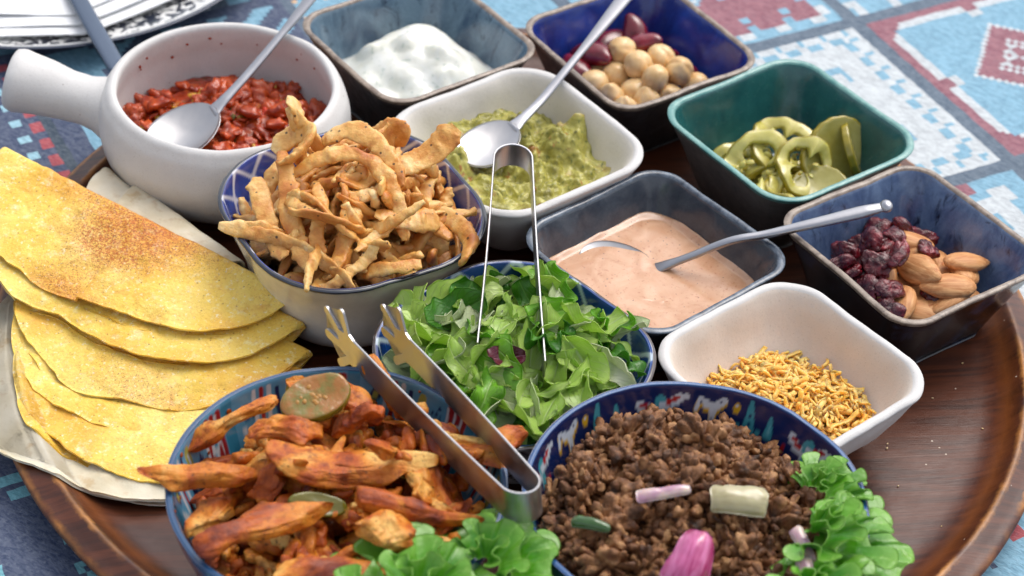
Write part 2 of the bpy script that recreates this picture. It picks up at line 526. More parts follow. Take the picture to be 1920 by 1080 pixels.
def build_tray():
    m = Mat('turned_wood', rough=0.42, spec=0.4, coat=0.05)
    co = m.coord(scale=(1, 1, 1), rot=(0, 0, rad(-9)))
    mp = m.node('Mapping'); mp.inputs['Scale'].default_value = (0.05, 0.62, 0.3); m.L(co, mp.inputs['Vector'])
    g1 = m.noise(mp.outputs[0], 1.0, 4, 0.62, 1.2)
    mp2 = m.node('Mapping'); mp2.inputs['Scale'].default_value = (0.5, 9.0, 1); m.L(co, mp2.inputs['Vector'])
    g2 = m.noise(mp2.outputs[0], 1.0, 4, 0.7, 0.3)
    base = m.ramp(g1, [(0.30, srgb(48, 24, 15)), (0.45, srgb(74, 37, 22)), (0.55, srgb(96, 50, 29)), (0.68, srgb(64, 33, 21))])
    base = m.mix(m.step(g2, 0.3, 0.75), m.mix(0.4, base, (0.3, 0.25, 0.25), 'MULTIPLY'), base)
    # worn golden edges: the finish is rubbed off along both crests of the rim
    sx = m.node('SeparateXYZ'); tcx = m.coord(); m.L(tcx, sx.inputs[0])
    r = m.math('SQRT', m.math('ADD', m.math('MULTIPLY', sx.outputs[0], sx.outputs[0]), m.math('MULTIPLY', sx.outputs[1], sx.outputs[1])))
    wob = m.math('MULTIPLY', m.math('SUBTRACT', m.noise(tcx, 1.7, 4, 0.7), 0.5), 0.42)
    rr = m.math('ADD', r, wob)
    def band(at, w):
        d = m.math('ABSOLUTE', m.math('SUBTRACT', rr, at)); return m.step(d, w, 0.0)
    worn = m.math('MAXIMUM', band(22.98, 0.2), band(24.0, 0.22), clamp=True)
    worn = m.math('MULTIPLY', worn, m.step(m.noise(tcx, 0.35, 3), 0.35, 0.6))
    base = m.mix(m.math('MULTIPLY', worn, 0.85), base, srgb(196, 132, 62))
    inner = band(22.3, 0.55)
    base = m.mix(m.math('MULTIPLY', inner, 0.5), base, srgb(132, 74, 30))
    specks = m.step(m.voro(tcx, 0.8), 0.045, 0.03)
    base = m.mix(m.math('MULTIPLY', specks, 0.8), base, srgb(215, 200, 180))
    m.color(base)
    m.rough(m.ramp(m.noise(tcx, 0.6, 5, 0.7), [(0.3, 0.3), (0.7, 0.46)]))
    m.bump(g2, 0.02, 0.5); m.bump(m.noise(tcx, 0.35, 3), 0.12, 0.5)
    keys = [(0.01, 1.0), (6, 1.0), (12, 1.0), (18, 1.0), (20.6, 1.02), (21.6, 1.12), (22.3, 1.45), (22.8, 1.88), (23.0, 1.97), (23.2, 1.92),
            (23.6, 1.78), (23.95, 1.68), (24.1, 1.56), (24.08, 1.35), (23.6, 0.9), (22.8, 0.45), (21.8, 0.15), (20, 0.03), (10, 0.02), (0.01, 0.02)]
    V, F = lathe('tray', smooth_profile(keys, 4), 256, None)
    V[:, 2] = np.maximum(V[:, 2], 0.015)
    V[:, 2] += np.where(np.hypot(V[:, 0], V[:, 1]) > 22, 0.03 * vnoise(V * 0.8, 4), 0)
    o = link('wooden_tray', new_mesh('wooden_tray', V, F, [m.m]))
    tag(o, 'large round dark brown turned wooden tray with a raised worn rim, under all the bowls', 'tray')
build_tray()
# ================================================================== THE BOWLS
BZ = 1.0      # the bowls stand on the tray floor

def square_bowl(name, c, rot, prof, n, mats, label, sq=1.0, cat='bowl', ab=(1, 1), steps=5, noise=0.0, seed=0, colfn=None, group=None):
    """prof rows: half width, corner radius, z, material index"""
    K = np.asarray(prof, float)
    P = smooth_profile(K[:, :3], steps)
    mi_rows = np.floor(np.interp(np.arange(len(P)) / steps, np.arange(len(K)), np.arange(len(K))) + 1e-6).astype(int)
    mi_rows = K[np.minimum(mi_rows, len(K) - 1), 3].astype(int)
    rings = []
    for a, r, z in P:
        a = max(a, 0.02); r = min(max(r, 0.01), a)
        q = rsq(a * ab[0], a * ab[1], r, n)
        rings.append(np.c_[q, np.full(n, z)])
    R = np.array(rings)
    if noise:
        d = fbm(R * 0.45 + seed * 7.7, seed) * noise
        cdir = R.copy(); cdir[..., 2] = 0; cdir /= np.linalg.norm(cdir, axis=-1, keepdims=True) + 1e-6
        R = R + cdir * d[..., None] + np.array([0, 0, 1]) * (fbm(R * 0.4 + 31 + seed, seed) * noise * 0.7 * (R[..., 2:3] > 3) [..., 0])[..., None]
    V = R.reshape(-1, 3); F = grid_faces(len(P), n, closed_m=True)
    mi = np.repeat(mi_rows[:-1], n)
    col = colfn(R, P).reshape(-1, 3) if colfn else None
    me = new_mesh(name, V, F, [m.m for m in mats], mi=mi, col=col)
    o = link(name, me, loc=(c[0], c[1], 0), rot=(0, 0, rad(rot)))
    tag(o, label, cat, group)
    return o

# ---- materials
def speckled_white(name, body, inner=None):
    m = Mat(name, rough=0.55, spec=0.4)
    co = m.coord()
    n = m.noise(co, 0.35, 3); sp = m.noise(co, 14.0, 2, 0.5)
    c = m.mix(m.step(n, 0.3, 0.75), tuple(x * 0.86 for x in body), body)
    c = m.mix(m.math('MULTIPLY', m.step(sp, 0.60, 0.72), 0.28), c, (0.30, 0.26, 0.22))
    vs = m.step(m.voro(co, 1.1), 0.045, 0.025)
    c = m.mix(m.math('MULTIPLY', vs, 0.7), c, (0.16, 0.10, 0.07))
    m.color(c); m.bump(m.noise(co, 7.0, 3), 0.03, 0.35); m.bump(m.noise(co, 0.8, 2), 0.12, 0.3)
    return m

def glaze(name, c1, c2, rough=0.22, scale=0.8, lo=0.35, hi=0.65, drip=False, spots=None, coat=0.3, bump=0.05, c3=None):
    m = Mat(name, rough=rough, spec=0.5, coat=coat)
    co = m.coord(scale=(1, 1, 0.45) if drip else (1, 1, 1))
    n = m.noise(co, scale, 5, 0.62, 0.6)
    c = m.mix(m.step(n, lo, hi), c1, c2)
    if c3 is not None:
        c = m.mix(m.step(m.noise(co, scale * 2.2, 5, 0.7, 0.8), 0.56, 0.70), c, c3)
    f = m.noise(m.coord(), 9.0, 2)
    c = m.mix(0.3, c, m.ramp(f, [(0.35, 0.6), (0.65, 1.0)]), 'MULTIPLY')
    m.color(c); m.rough(m.ramp(m.noise(m.coord(), 2.0, 3), [(0.3, rough * 0.8), (0.7, rough * 1.5)]))
    m.bump(m.noise(m.coord(), 2.5, 3), bump, 0.3)
    return m

W_OUT = speckled_white('white_stoneware', (0.68, 0.665, 0.645))
W_IN = speckled_white('cream_stoneware', (0.74, 0.70, 0.64))
W_IN2 = speckled_white('cream_stoneware_warm', (0.72, 0.655, 0.575))
BLACK_OUT = glaze('black_glaze', (0.010, 0.010, 0.012), (0.035, 0.036, 0.042), 0.35, 1.0)
RIM_BROWN = glaze('brown_rim', srgb(112, 96, 84), srgb(162, 146, 130), 0.4, 1.6, c3=srgb(62, 54, 50))
GREY_BLUE = glaze('grey_blue_glaze', srgb(112, 136, 152), srgb(64, 86, 108), 0.18, 0.5, 0.42, 0.68, drip=True, c3=srgb(34, 46, 66))
COBALT = glaze('cobalt_glaze', srgb(28, 36, 104), srgb(38, 70, 158), 0.16, 0.45, 0.35, 0.7, drip=True)
TEAL_IN = glaze('teal_glaze', srgb(30, 84, 86), srgb(44, 104, 102), 0.2, 0.6, bump=0.03)
TEAL_RIM = glaze('teal_rim', srgb(78, 140, 136), srgb(128, 172, 164), 0.3, 1.2)
TAUPE = glaze('taupe_glaze', srgb(112, 106, 100), srgb(88, 86, 84), 0.4, 0.7)
MOTTLE = glaze('mottled_blue_glaze', srgb(112, 134, 166), srgb(62, 82, 122), 0.16, 0.6, 0.38, 0.62, drip=True, c3=srgb(22, 28, 52))
SLATE_IN = glaze('slate_glaze', srgb(78, 86, 96), srgb(56, 64, 76), 0.16, 0.7, bump=0.03)
SLATE_RIM = glaze('slate_rim', srgb(48, 58, 72), srgb(104, 116, 130), 0.22, 1.6)
SLATE_OUT = glaze('slate_outside', srgb(30, 34, 40), srgb(56, 64, 76), 0.3, 0.8)
BLUE_OUT = glaze('dark_blue_streaked', srgb(8, 9, 13), srgb(40, 60, 90), 0.18, 0.7, 0.5, 0.75)

# ---- straight-sided little square bowls (rim half width 4.7)
def dark_profile(zr, a=4.7, r=1.6, base=3.1):
    return [(0.02, 0.01, BZ + 0.02, 0), (base - 0.2, 1.0, BZ + 0.02, 0), (base, 1.1, BZ + 0.12, 0), (base + 0.12, 1.1, BZ + 0.45, 0),
            (a - 0.62, r - 0.1, zr - 1.6, 0), (a - 0.14, r, zr - 0.34, 2), (a, r, zr - 0.08, 2), (a - 0.06, r, zr, 2), (a - 0.2, r - .1, zr + 0.01, 2),
            (a - 0.33, r - 0.22, zr - 0.09, 1), (a - 0.5, r - 0.3, zr - 0.5, 1), (a - 1.2, r - 0.42, zr - 2.6, 1), (base - 0.35, 0.85, BZ + 0.75, 1), (base - 0.8, 0.8, BZ + 0.5, 1), (1.0, 0.5, BZ + 0.47, 1), (0.02, 0.01, BZ + 0.47, 1)]

def white_profile(zr, a=4.7, r=2.1, base=2.5):
    return [(0.02, 0.01, BZ + 0.02, 0), (base - 0.25, 1.4, BZ + 0.02, 0), (base, 1.5, BZ + 0.12, 0), (base + 0.75, 1.75, BZ + 0.95, 0),
            (a - 0.55, r, zr - 1.6, 0), (a - 0.1, r + .05, zr - 0.4, 0), (a, r, zr - 0.12, 0), (a - 0.08, r, zr + 0.0, 0), (a - 0.24, r - .1, zr + 0.03, 0),
            (a - 0.42, r - 0.22, zr - 0.08, 1), (a - 0.62, r - 0.25, zr - 0.5, 1), (a - 1.15, r - 0.3, zr - 2.0, 1), (base - 0.1, 1.25, BZ + 1.0, 1), (base - 0.8, 1.1, BZ + 0.55, 1), (1.0, 0.8, BZ + 0.47, 1), (0.02, 0.01, BZ + 0.47, 1)]

N = 128
square_bowl('square_bowl', (-6.44, 16.59), 39.6, dark_profile(5.5), N, [BLACK_OUT, GREY_BLUE, RIM_BROWN],
            'square bowl with mottled grey-blue glaze inside and a brown rim, holding the white yogurt dip', noise=0.06, seed=1)
square_bowl('square_bowl', (4.92, 17.65), 36.9, dark_profile(5.5), N, [BLACK_OUT, COBALT, RIM_BROWN],
            'square bowl glazed deep cobalt blue inside, holding chickpeas and kidney beans', noise=0.06, seed=2)
square_bowl('square_bowl', (12.34, 11.14), 39.4, dark_profile(5.5, 4.85, 1.9), N, [TAUPE, TEAL_IN, TEAL_RIM],
            'square bowl glazed dark teal green inside and grey outside, holding jalapeno and pickle slices', noise=0.06, seed=3)
square_bowl('square_bowl', (17.63, 2.87), 37.6, dark_profile(5.5), N, [BLUE_OUT, MOTTLE, RIM_BROWN],
            'square bowl with streaky light and dark blue glaze, holding dried cranberries and almonds', noise=0.06, seed=4)
square_bowl('square_bowl', (5.73, 1.19), 43.5, dark_profile(5.2, 4.7, 1.7), N, [SLATE_OUT, SLATE_IN, SLATE_RIM],
            'square bowl with dark slate grey glaze, holding the smooth pink sauce', noise=0.06, seed=5)
square_bowl('square_bowl', (-0.95, 8.15), 40.1, white_profile(5.7, 4.98, 2.3), N, [W_OUT, W_IN],
            'white stoneware square bowl holding the chunky green guacamole', noise=0.08, seed=6)
square_bowl('square_bowl', (11.58, -6.17), 42.0, white_profile(5.2, 4.7, 2.1), N, [W_OUT, W_IN2],
            'white stoneware square bowl holding shredded orange cheese', noise=0.08, seed=7)

# ---- the salsa pot with its stub handle
def build_pot():
    root = empty('handled_pot', (-15.27, 9.6, BZ), 'round white stoneware pot with a thick stub handle, holding the red tomato salsa', 'bowl')
    keys = [(0.01, 0.02), (3.5, 0.02), (3.75, 0.1), (4.9, 0.7), (5.75, 1.8), (6.08, 3.1), (6.1, 3.9), (5.95, 4.7), (5.72, 5.15), (5.55, 5.38), (5.36, 5.46),
            (5.2, 5.38), (5.14, 5.15), (5.22, 4.6), (5.38, 3.6), (5.2, 2.3), (4.4, 1.2), (3.0, 0.7), (0.01, 0.6)]
    V, F = lathe('pot', smooth_profile(keys, 5), 144, None)
    V += 0.035 * fbm(V * 0.5, 21)[:, None] * np.array([1, 1, 0.8])
    V[:, 2] = np.maximum(V[:, 2], 0.012)
    link('pot_body', new_mesh('pot_body', V, F, [W_OUT.m]), root)
    # handle: a flaring stub, hollow at the end
    ax = bez([(-5.55, -0.05, 3.6), (-6.3, 0.0, 3.75), (-7.6, 0.1, 4.0), (-9.0, 0.25, 4.3), (-10.1, 0.35, 4.5), (-10.45, 0.38, 4.56)], 24)
    rr = np.interp(np.linspace(0, 1, 24), [0, .12, .25, .45, .7, .93, 1], [1.75, 1.38, 1.22, 1.24, 1.42, 1.62, 1.5])
    R = sweep(ax, rr * 1.0, rr * 0.98, 40)
    e = R[-1]; c = e.mean(0)
    extra = [c + (e - c) * k + np.array([dx, 0, 0]) for k, dx in ((0.93, -0.07), (0.78, -0.06), (0.66, 0.1), (0.55, 0.8), (0.4, 1.2), (0.02, 1.3))]
    V, F = loft(np.concatenate([R, np.array(extra)]), False)
    V += 0.03 * fbm(V * 0.6, 22)[:, None]
    link('handle', new_mesh('handle', V, F, [W_OUT.m]), root)
build_pot()

# ---- printed bowls (pattern stored point by point on a fine mesh, evaluated in the glaze's own centimetres)
def lattice(U, Vv, W, H, w, blue, blue2, white, curve=0.0, per=1.0):
    """white net lines on blue; U along the rim, Vv down the wall"""
    a = 2 * PI * U / W; b = 2 * PI * Vv / H
    g = np.cos(a) + np.cos(b + curve * np.sin(a) * 0) + curve * np.cos(2 * a) * 0.2
    gx = (2 * PI / W) * np.sin(a); gy = (2 * PI / H) * np.sin(b)
    d = np.abs(g) / np.sqrt(gx ** 2 + gy ** 2 + 0.35)
    k = np.clip((w - d) / 0.07 + 0.5, 0, 1)[..., None]
    t = (0.5 + 0.5 * fbm(np.stack([U * 0.9, Vv * 0.9, U * 0], -1), 8))[..., None]
    base = np.asarray(blue) * (1 - t) + np.asarray(blue2) * t
    return base * (1 - k) + np.asarray(white) * k

def bowl_uv(R, per=True):
    d = np.linalg.norm(np.diff(R, axis=0), axis=-1).mean(1); v = np.r_[0, np.cumsum(d)]
    u = np.linalg.norm(np.roll(R, -1, 1) - R, axis=-1)
    return v, u

def printed_material(name, rough=0.14):
    m = Mat(name, rough=rough, spec=0.5, coat=0.5); c = m.attr()
    m.color(m.mix(0.25, c, m.ramp(m.noise(m.coord(), 3.0, 4), [(0.3, 0.7), (0.7, 1.0)]), 'MULTIPLY'))
    m.bump(m.noise(m.coord(), 2.0, 2), 0.03, 0.25)
    return m
PRINT = printed_material('printed_glaze')

def squircle_profile(zr, a, r, base, h0=0.0):
    """outside, rim, inside of the two printed squircle bowls; index of the rim row = 7"""
    return [(0.02, 0.01, BZ + 0.02, 0), (base - 0.2, base - 0.3, BZ + 0.02, 0), (base, base - 0.1, BZ + 0.12, 0), (base + 0.85, base + 0.3, BZ + 0.9, 0),
            (a - 0.75, r, zr - 2.3, 0), (a - 0.16, r, zr - 0.5, 0), (a, r, zr - 0.1, 0), (a - 0.04, r, zr, 0), (a - 0.16, r - .1, zr + 0.01, 0),
            (a - 0.26, r - 0.15, zr - 0.1, 0), (a - 0.55, r - 0.3, zr - 0.9, 0), (a - 1.3, r - 0.6, zr - 2.6, 0), (base - 0.1, base - 0.8, BZ + 1.0, 0), (base - 0.8, base - 1, BZ + 0.55, 0), (0.9, 0.5, BZ + 0.47, 0), (0.02, 0.01, BZ + 0.47, 0)]

def squircle_colours(outer, rimc, W, H, w, blue, blue2, white, rim_w, outpat=False):
    def fn(R, P):
        n, k, _ = R.shape
        rim = int(np.argmax(P[:, 2]))
        v = np.r_[0, np.cumsum(np.linalg.norm(np.diff(R[:, 0], axis=0), axis=-1))]; v = v - v[rim]
        rr = R[rim]; du = np.linalg.norm(np.roll(rr, -1, 0) - rr, axis=-1); u = np.r_[0, np.cumsum(du)[:-1]]; tot = du.sum()
        W2 = tot / round(tot / W)
        U, Vv = np.meshgrid(u, v); U = U + 0.06 * vnoise(np.stack([U, Vv, U * 0], -1), 2)
        C = lattice(U, Vv, W2, H, w, blue, blue2, white)
        out = np.broadcast_to(np.asarray(outer), C.shape).copy()
        if outpat:
            out = lattice(U, Vv, W2, H * 1.2, w * 0.7, outer, outer, outpat)
        C = np.where((Vv < 0)[..., None], out, C)
        wob = 0.05 * vnoise(np.stack([U * 1.5, Vv * 0, U * 0], -1), 9)
        k2 = np.clip((rim_w + wob - np.abs(Vv + 0.08)) / 0.05, 0, 1)[..., None]
        return C * (1 - k2) + np.asarray(rimc) * k2
    return fn

square_bowl('patterned_bowl', (-8.13, 0.91), 32.5, squircle_profile(6.5, 5.58, 4.2, 3.4), 420, [PRINT],
            'cream black-rimmed bowl with white net on blue inside, heaped with fried onions', steps=9, noise=0.05, seed=8,
            colfn=squircle_colours((0.73, 0.70, 0.65), (0.018, 0.022, 0.035), 2.05, 1.9, 0.085, srgb(38, 56, 132), srgb(62, 84, 160), srgb(205, 205, 215), 0.17))
square_bowl('patterned_bowl', (-0.34, -7.1), 47.2, squircle_profile(5.7, 5.45, 4.0, 3.2), 420, [PRINT],
            'deep blue bowl with white diamond lines and brown rim, filled with salad leaves', steps=9, noise=0.05, seed=9,
            colfn=squircle_colours((0.60, 0.60, 0.62), (0.05, 0.032, 0.028), 2.9, 2.6, 0.09, srgb(20, 50, 116), srgb(30, 74, 146), srgb(190, 205, 220), 0.10, outpat=srgb(70, 60, 66)))

# motifs for the two round bowls
def cap(U, V, x0, y0, x1, y1, r0, r1=None):
    r1 = r0 if r1 is None else r1
    dx, dy = x1 - x0, y1 - y0; t = np.clip(((U - x0) * dx + (V - y0) * dy) / (dx * dx + dy * dy + 1e-9), 0, 1)
    return np.hypot(U - x0 - t * dx, V - y0 - t * dy) - (r0 + (r1 - r0) * t)

def paint(C, d, col, soft=0.035):
    k = np.clip(0.5 - d / soft, 0, 1)[..., None]
    return C * (1 - k) + np.asarray(col) * k

def beef_print(U, V):
    Pd = 7.05
    C = np.broadcast_to(np.asarray(srgb(22, 40, 92)), U.shape + (3,)).copy()
    tl, wh, yl, rd, nv = srgb(70, 158, 172), srgb(205, 215, 225), srgb(212, 168, 40), srgb(178, 38, 42), srgb(22, 40, 92)
    u = np.mod(U, Pd); V = V / 1.35
    # teal drop
    C = paint(C, cap(u, V, .55, .55, .55, 1.15, .08, .20), tl); C = paint(C, cap(u, V, .55, .75, .55, 1.1, .02, .07), srgb(120, 190, 200))
    # teal flame with arms and dots
    C = paint(C, cap(u, V, 1.5, .25, 1.5, 1.5, .10, .34), tl); C = paint(C, cap(u, V, 1.0, 1.2, 1.35, 1.75, .10, .24), tl); C = paint(C, cap(u, V, 2.0, 1.2, 1.65, 1.75, .10, .24), tl)
    for y in (.7, 1.0, 1.3): C = paint(C, cap(u, V, 1.5, y, 1.5, y + .01, .06), nv)
    # small yellow and white dot
    C = paint(C, cap(u, V, 2.15, .55, 2.15, .62, .15), yl); C = paint(C, cap(u, V, 2.15, .5, 2.15, .51, .06), wh)
    # white bone outlined yellow
    for r, c in ((.10, yl), (0.0, wh)):
        for a in ((2.75, .45, 3.15, .75, .18, .2), (3.15, .75, 3.75, .5, .2, .17), (3.15, .75, 3.2, 1.3, .18, .14), (3.75, .5, 3.9, .85, .14, .12)):
            C = paint(C, cap(u, V, a[0], a[1] + (.08 if c is yl else 0), a[2], a[3] + (.08 if c is yl else 0), a[4] - (0 if c is yl else .03), a[5] - (0 if c is yl else .04)), c)
    for x, y in ((2.85, .5), (3.1, .8), (3.7, .6), (3.2, 1.15)): C = paint(C, cap(u, V, x, y, x + .01, y, .045), nv)
    C = paint(C, cap(u, V, 4.35, .45, 4.36, .45, .12), wh)
    # red curls edged in white, on a teal stalk
    C = paint(C, cap(u, V, 5.5, .7, 5.6, 1.7, .3, .12), tl)
    for x, y, s in ((4.95, .55, 1), (6.15, .75, -1)):
        C = paint(C, cap(u, V, x - .32 * s, y - .05, x + .3 * s, y + .28, .17, .2), wh); C = paint(C, cap(u, V, x - .25 * s, y - .05, x + .22 * s, y + .12, .07, .1), rd)
        C = paint(C, cap(u, V, x + .1 * s, y + .4, x + .3 * s, y + .5, .1), nv)
    C = paint(C, cap(u, V, 5.5, .75, 5.51, .8, .09), wh); C = paint(C, cap(u, V, 5.0, 1.45, 5.2, 1.4, .1, .05), rd)
    C = paint(C, cap(u, V, 6.7, 1.3, 6.75, 1.3, .14), rd)
    return C

def chicken_print(U, V):
    Pd = 5.9
    C = np.broadcast_to(np.asarray(srgb(96, 160, 196)), U.shape + (3,)).copy()
    nv, wh, rd, ol, tq = srgb(26, 46, 96), srgb(208, 218, 226), srgb(160, 44, 48), srgb(168, 170, 84), srgb(60, 140, 176)
    u = np.mod(U, Pd); V = V / 1.3
    C = paint(C, cap(u, V, .2, .1, .2, 3, .35), tq)
    for x, s in ((.75, .1), (1.15, -.1), (1.5, .12)):
        C = paint(C, cap(u, V, x, .3, x + s, 2.4, .17), rd); C = paint(C, cap(u, V, x + .14, .3, x + .14 + s, 2.4, .07), wh)
    C = paint(C, cap(u, V, 1.0, .9, 1.3, 1.4, .2), wh); C = paint(C, cap(u, V, 1.1, 1.0, 1.2, 1.3, .1), tq)
    for dx, dy in ((0, 0), (.22, .1), (-.2, .12), (.1, .3), (-.1, -.2)): C = paint(C, cap(u, V, 2.2 + dx, .7 + dy, 2.2 + dx + .01, .7 + dy, .075), nv)
    C = paint(C, np.abs(cap(u, V, 2.3, 1.5, 2.31, 1.5, .28)) - .05, nv)
    C = paint(C, cap(u, V, 3.0, .45, 3.15, 1.4, .2, .26), ol); C = paint(C, cap(u, V, 3.0, .6, 3.1, 1.2, .06), wh)
    C = paint(C, cap(u, V, 3.65, .4, 3.5, 1.9, .1, .16), nv)
    for x in (4.0, 4.35, 4.7): C = paint(C, cap(u, V, x, .25, x + .1, 2.0, .1), wh if x != 4.35 else rd)
    C = paint(C, cap(u, V, 5.2, .8, 5.25, .85, .24), nv); C = paint(C, cap(u, V, 5.2, .8, 5.25, .85, .13), ol)
    C = paint(C, cap(u, V, 5.5, 1.5, 5.1, 1.9, .14), wh)
    return C

def round_bowl(c, R0, zr, label, printfn, rimc, out1, out2, shift):
    b = 3.6
    keys = [(0.01, BZ + .02), (b - .2, BZ + .02), (b, BZ + .1), (b + 1.0, BZ + .9), (R0 - .9, zr - 3.0), (R0 - .2, zr - 1.0), (R0 - .02, zr - .12), (R0 - .05, zr - .01), (R0 - .16, zr + .02), (R0 - .27, zr - .07),
            (R0 - .42, zr - .9), (R0 - 1.15, zr - 3.0), (b + .5, BZ + 1.3), (b - .6, BZ + .7), (1, BZ + .5), (0.01, BZ + .5)]
    P = smooth_profile(keys, 9); n = 720
    V, F = lathe('bowl', P, n, None, centre=(0, 0))
    rim = int(np.argmax(P[:, 1])); v = np.r_[0, np.cumsum(np.linalg.norm(np.diff(P, axis=0), axis=1))]; v -= v[rim]
    u = np.linspace(0, 2 * PI * R0, n, endpoint=False) + shift
    # keep a whole number of repeats round the bowl
    Pd = 7.05 if printfn is beef_print else 5.9
    rep = round(2 * PI * R0 / Pd); u = u * (rep * Pd) / (2 * PI * R0)
    U, VV = np.meshgrid(u, v)
    U2 = U + .05 * vnoise(np.stack([U * 2, VV * 2, U * 0], -1), 3)
    C = printfn(U2, VV)
    t = (0.5 + .5 * fbm(np.stack([U * 0.6, VV * 1.5, U * 0], -1), 12))[..., None]
    out = np.asarray(out1) * (1 - t) + np.asarray(out2) * t
    C = np.where((VV < 0)[..., None], out, C)
    k = np.clip((.14 + .04 * vnoise(np.stack([U, U * 0, U * 0], -1), 4) - np.abs(VV + .05)) / .05, 0, 1)[..., None]
    C = C * (1 - k) + np.asarray(rimc) * k
    V += .04 * fbm(V * .4 + c[0], 5)[:, None] * np.array([1, 1, .6]); V[:, 2] = np.maximum(V[:, 2], BZ + 0.015)
    o = link('round_bowl', new_mesh('round_bowl', V, F, [PRINT.m], col=C.reshape(-1, 3)), loc=(c[0], c[1], 0))
    tag(o, label, 'bowl')
round_bowl((7.05, -16.9), 6.72, 7.5, 'round navy bowl printed with teal drops and yellow and red motifs, heaped with minced beef', beef_print, srgb(40, 84, 136), srgb(24, 44, 88), srgb(16, 30, 60), 0.6)
round_bowl((-6.72, -17.6), 6.55, 7.6, 'round bowl printed with red, white and light blue motifs, heaped with grilled chicken pieces', chicken_print, srgb(38, 74, 112), srgb(40, 76, 116), srgb(22, 48, 84), 1.7)
# ================================================================== PILING PIECES INTO BOWLS
def inner_dark(z, zr, a=4.7, base=3.1):
    return np.interp(z, [BZ + .47, BZ + .52, BZ + .75, zr - 2.6, zr - .5, zr], [0.5, base - .8, base - .35, a - 1.2, a - .5, a - .33])
def inner_white(z, zr, a=4.7, base=2.5):
    return np.interp(z, [BZ + .47, BZ + .55, BZ + 1.0, zr - 2.0, zr - .5, zr], [0.5, base - .8, base - .1, a - 1.15, a - .62, a - .42])
def inner_squircle(z, zr, a, base):
    return np.interp(z, [BZ + .47, BZ + .55, BZ + 1.0, zr - 2.6, zr - .9, zr], [0.5, base - .8, base - .1, a - 1.3, a - .55, a - .26])
def inner_round(z, zr, R0):
    return np.interp(z, [BZ + .5, BZ + .7, BZ + 1.3, zr - 3, zr - .9, zr], [0.5, 3.0, 4.1, R0 - 1.15, R0 - .42, R0 - .27])
def inner_pot(z):
    return np.interp(z, [1.6, 1.7, 2.2, 3.3, 4.6, 5.6, 6.4], [0.5, 3.0, 4.4, 5.2, 5.38, 5.22, 5.2])

PLACED = {}
def name_places(short, long_pieces):
    """every scattered piece is described by where in its bowl it lies, which way it points and whether it is above its neighbours"""
    dirs = ['right', 'back right', 'back', 'back left', 'left', 'front left', 'front', 'front right']
    for (label, group), items in PLACED.items():
        by = {}
        for o, x, y, z, ax in items:
            r = math.hypot(x, y); d = dirs[int(round(math.atan2(y, x) / (PI / 4))) % 8]
            where = 'in the very middle' if r < .16 else ('just %s of the middle' % d.replace('back', 'behind').replace('behind right', 'behind and right').replace('behind left', 'behind and left').replace('front', 'in front').replace('in front right', 'right in front').replace('in front left', 'left in front') if r < .5 else 'towards the %s rim' % d)
            if len(items) > 150:
                hr = int(round((90 - math.degrees(math.atan2(y, x))) / 30)) % 12; hr = 12 if hr == 0 else hr
                where = ('near the middle' if r < .38 else 'midway out' if r < .7 else 'by the rim') + ' at %s o\'clock' % ['', 'one', 'two', 'three', 'four', 'five', 'six', 'seven', 'eight', 'nine', 'ten', 'eleven', 'twelve'][hr]
            where = where.replace('just behind of', 'just behind').replace('just in front of the', 'just in front of the')
            way = ''
            if long_pieces.get(group):
                a = math.degrees(math.atan2(ax[1], ax[0])) % 180
                way = ' lying left to right' if a < 22 or a > 158 else ' slanting to back right' if a < 68 else ' pointing to the back' if a < 112 else ' slanting to back left'
            by.setdefault(short[group] + ' ' + where + way, []).append((z, o))
        for lb, lst in by.items():
            lst.sort(key=lambda t: -t[0])
            for k, (z, o) in enumerate(lst):
                o['label'] = lb + ('' if len(lst) == 1 else (', topmost' if k == 0 else ', lowest' if k == len(lst) - 1 else ', midway'))

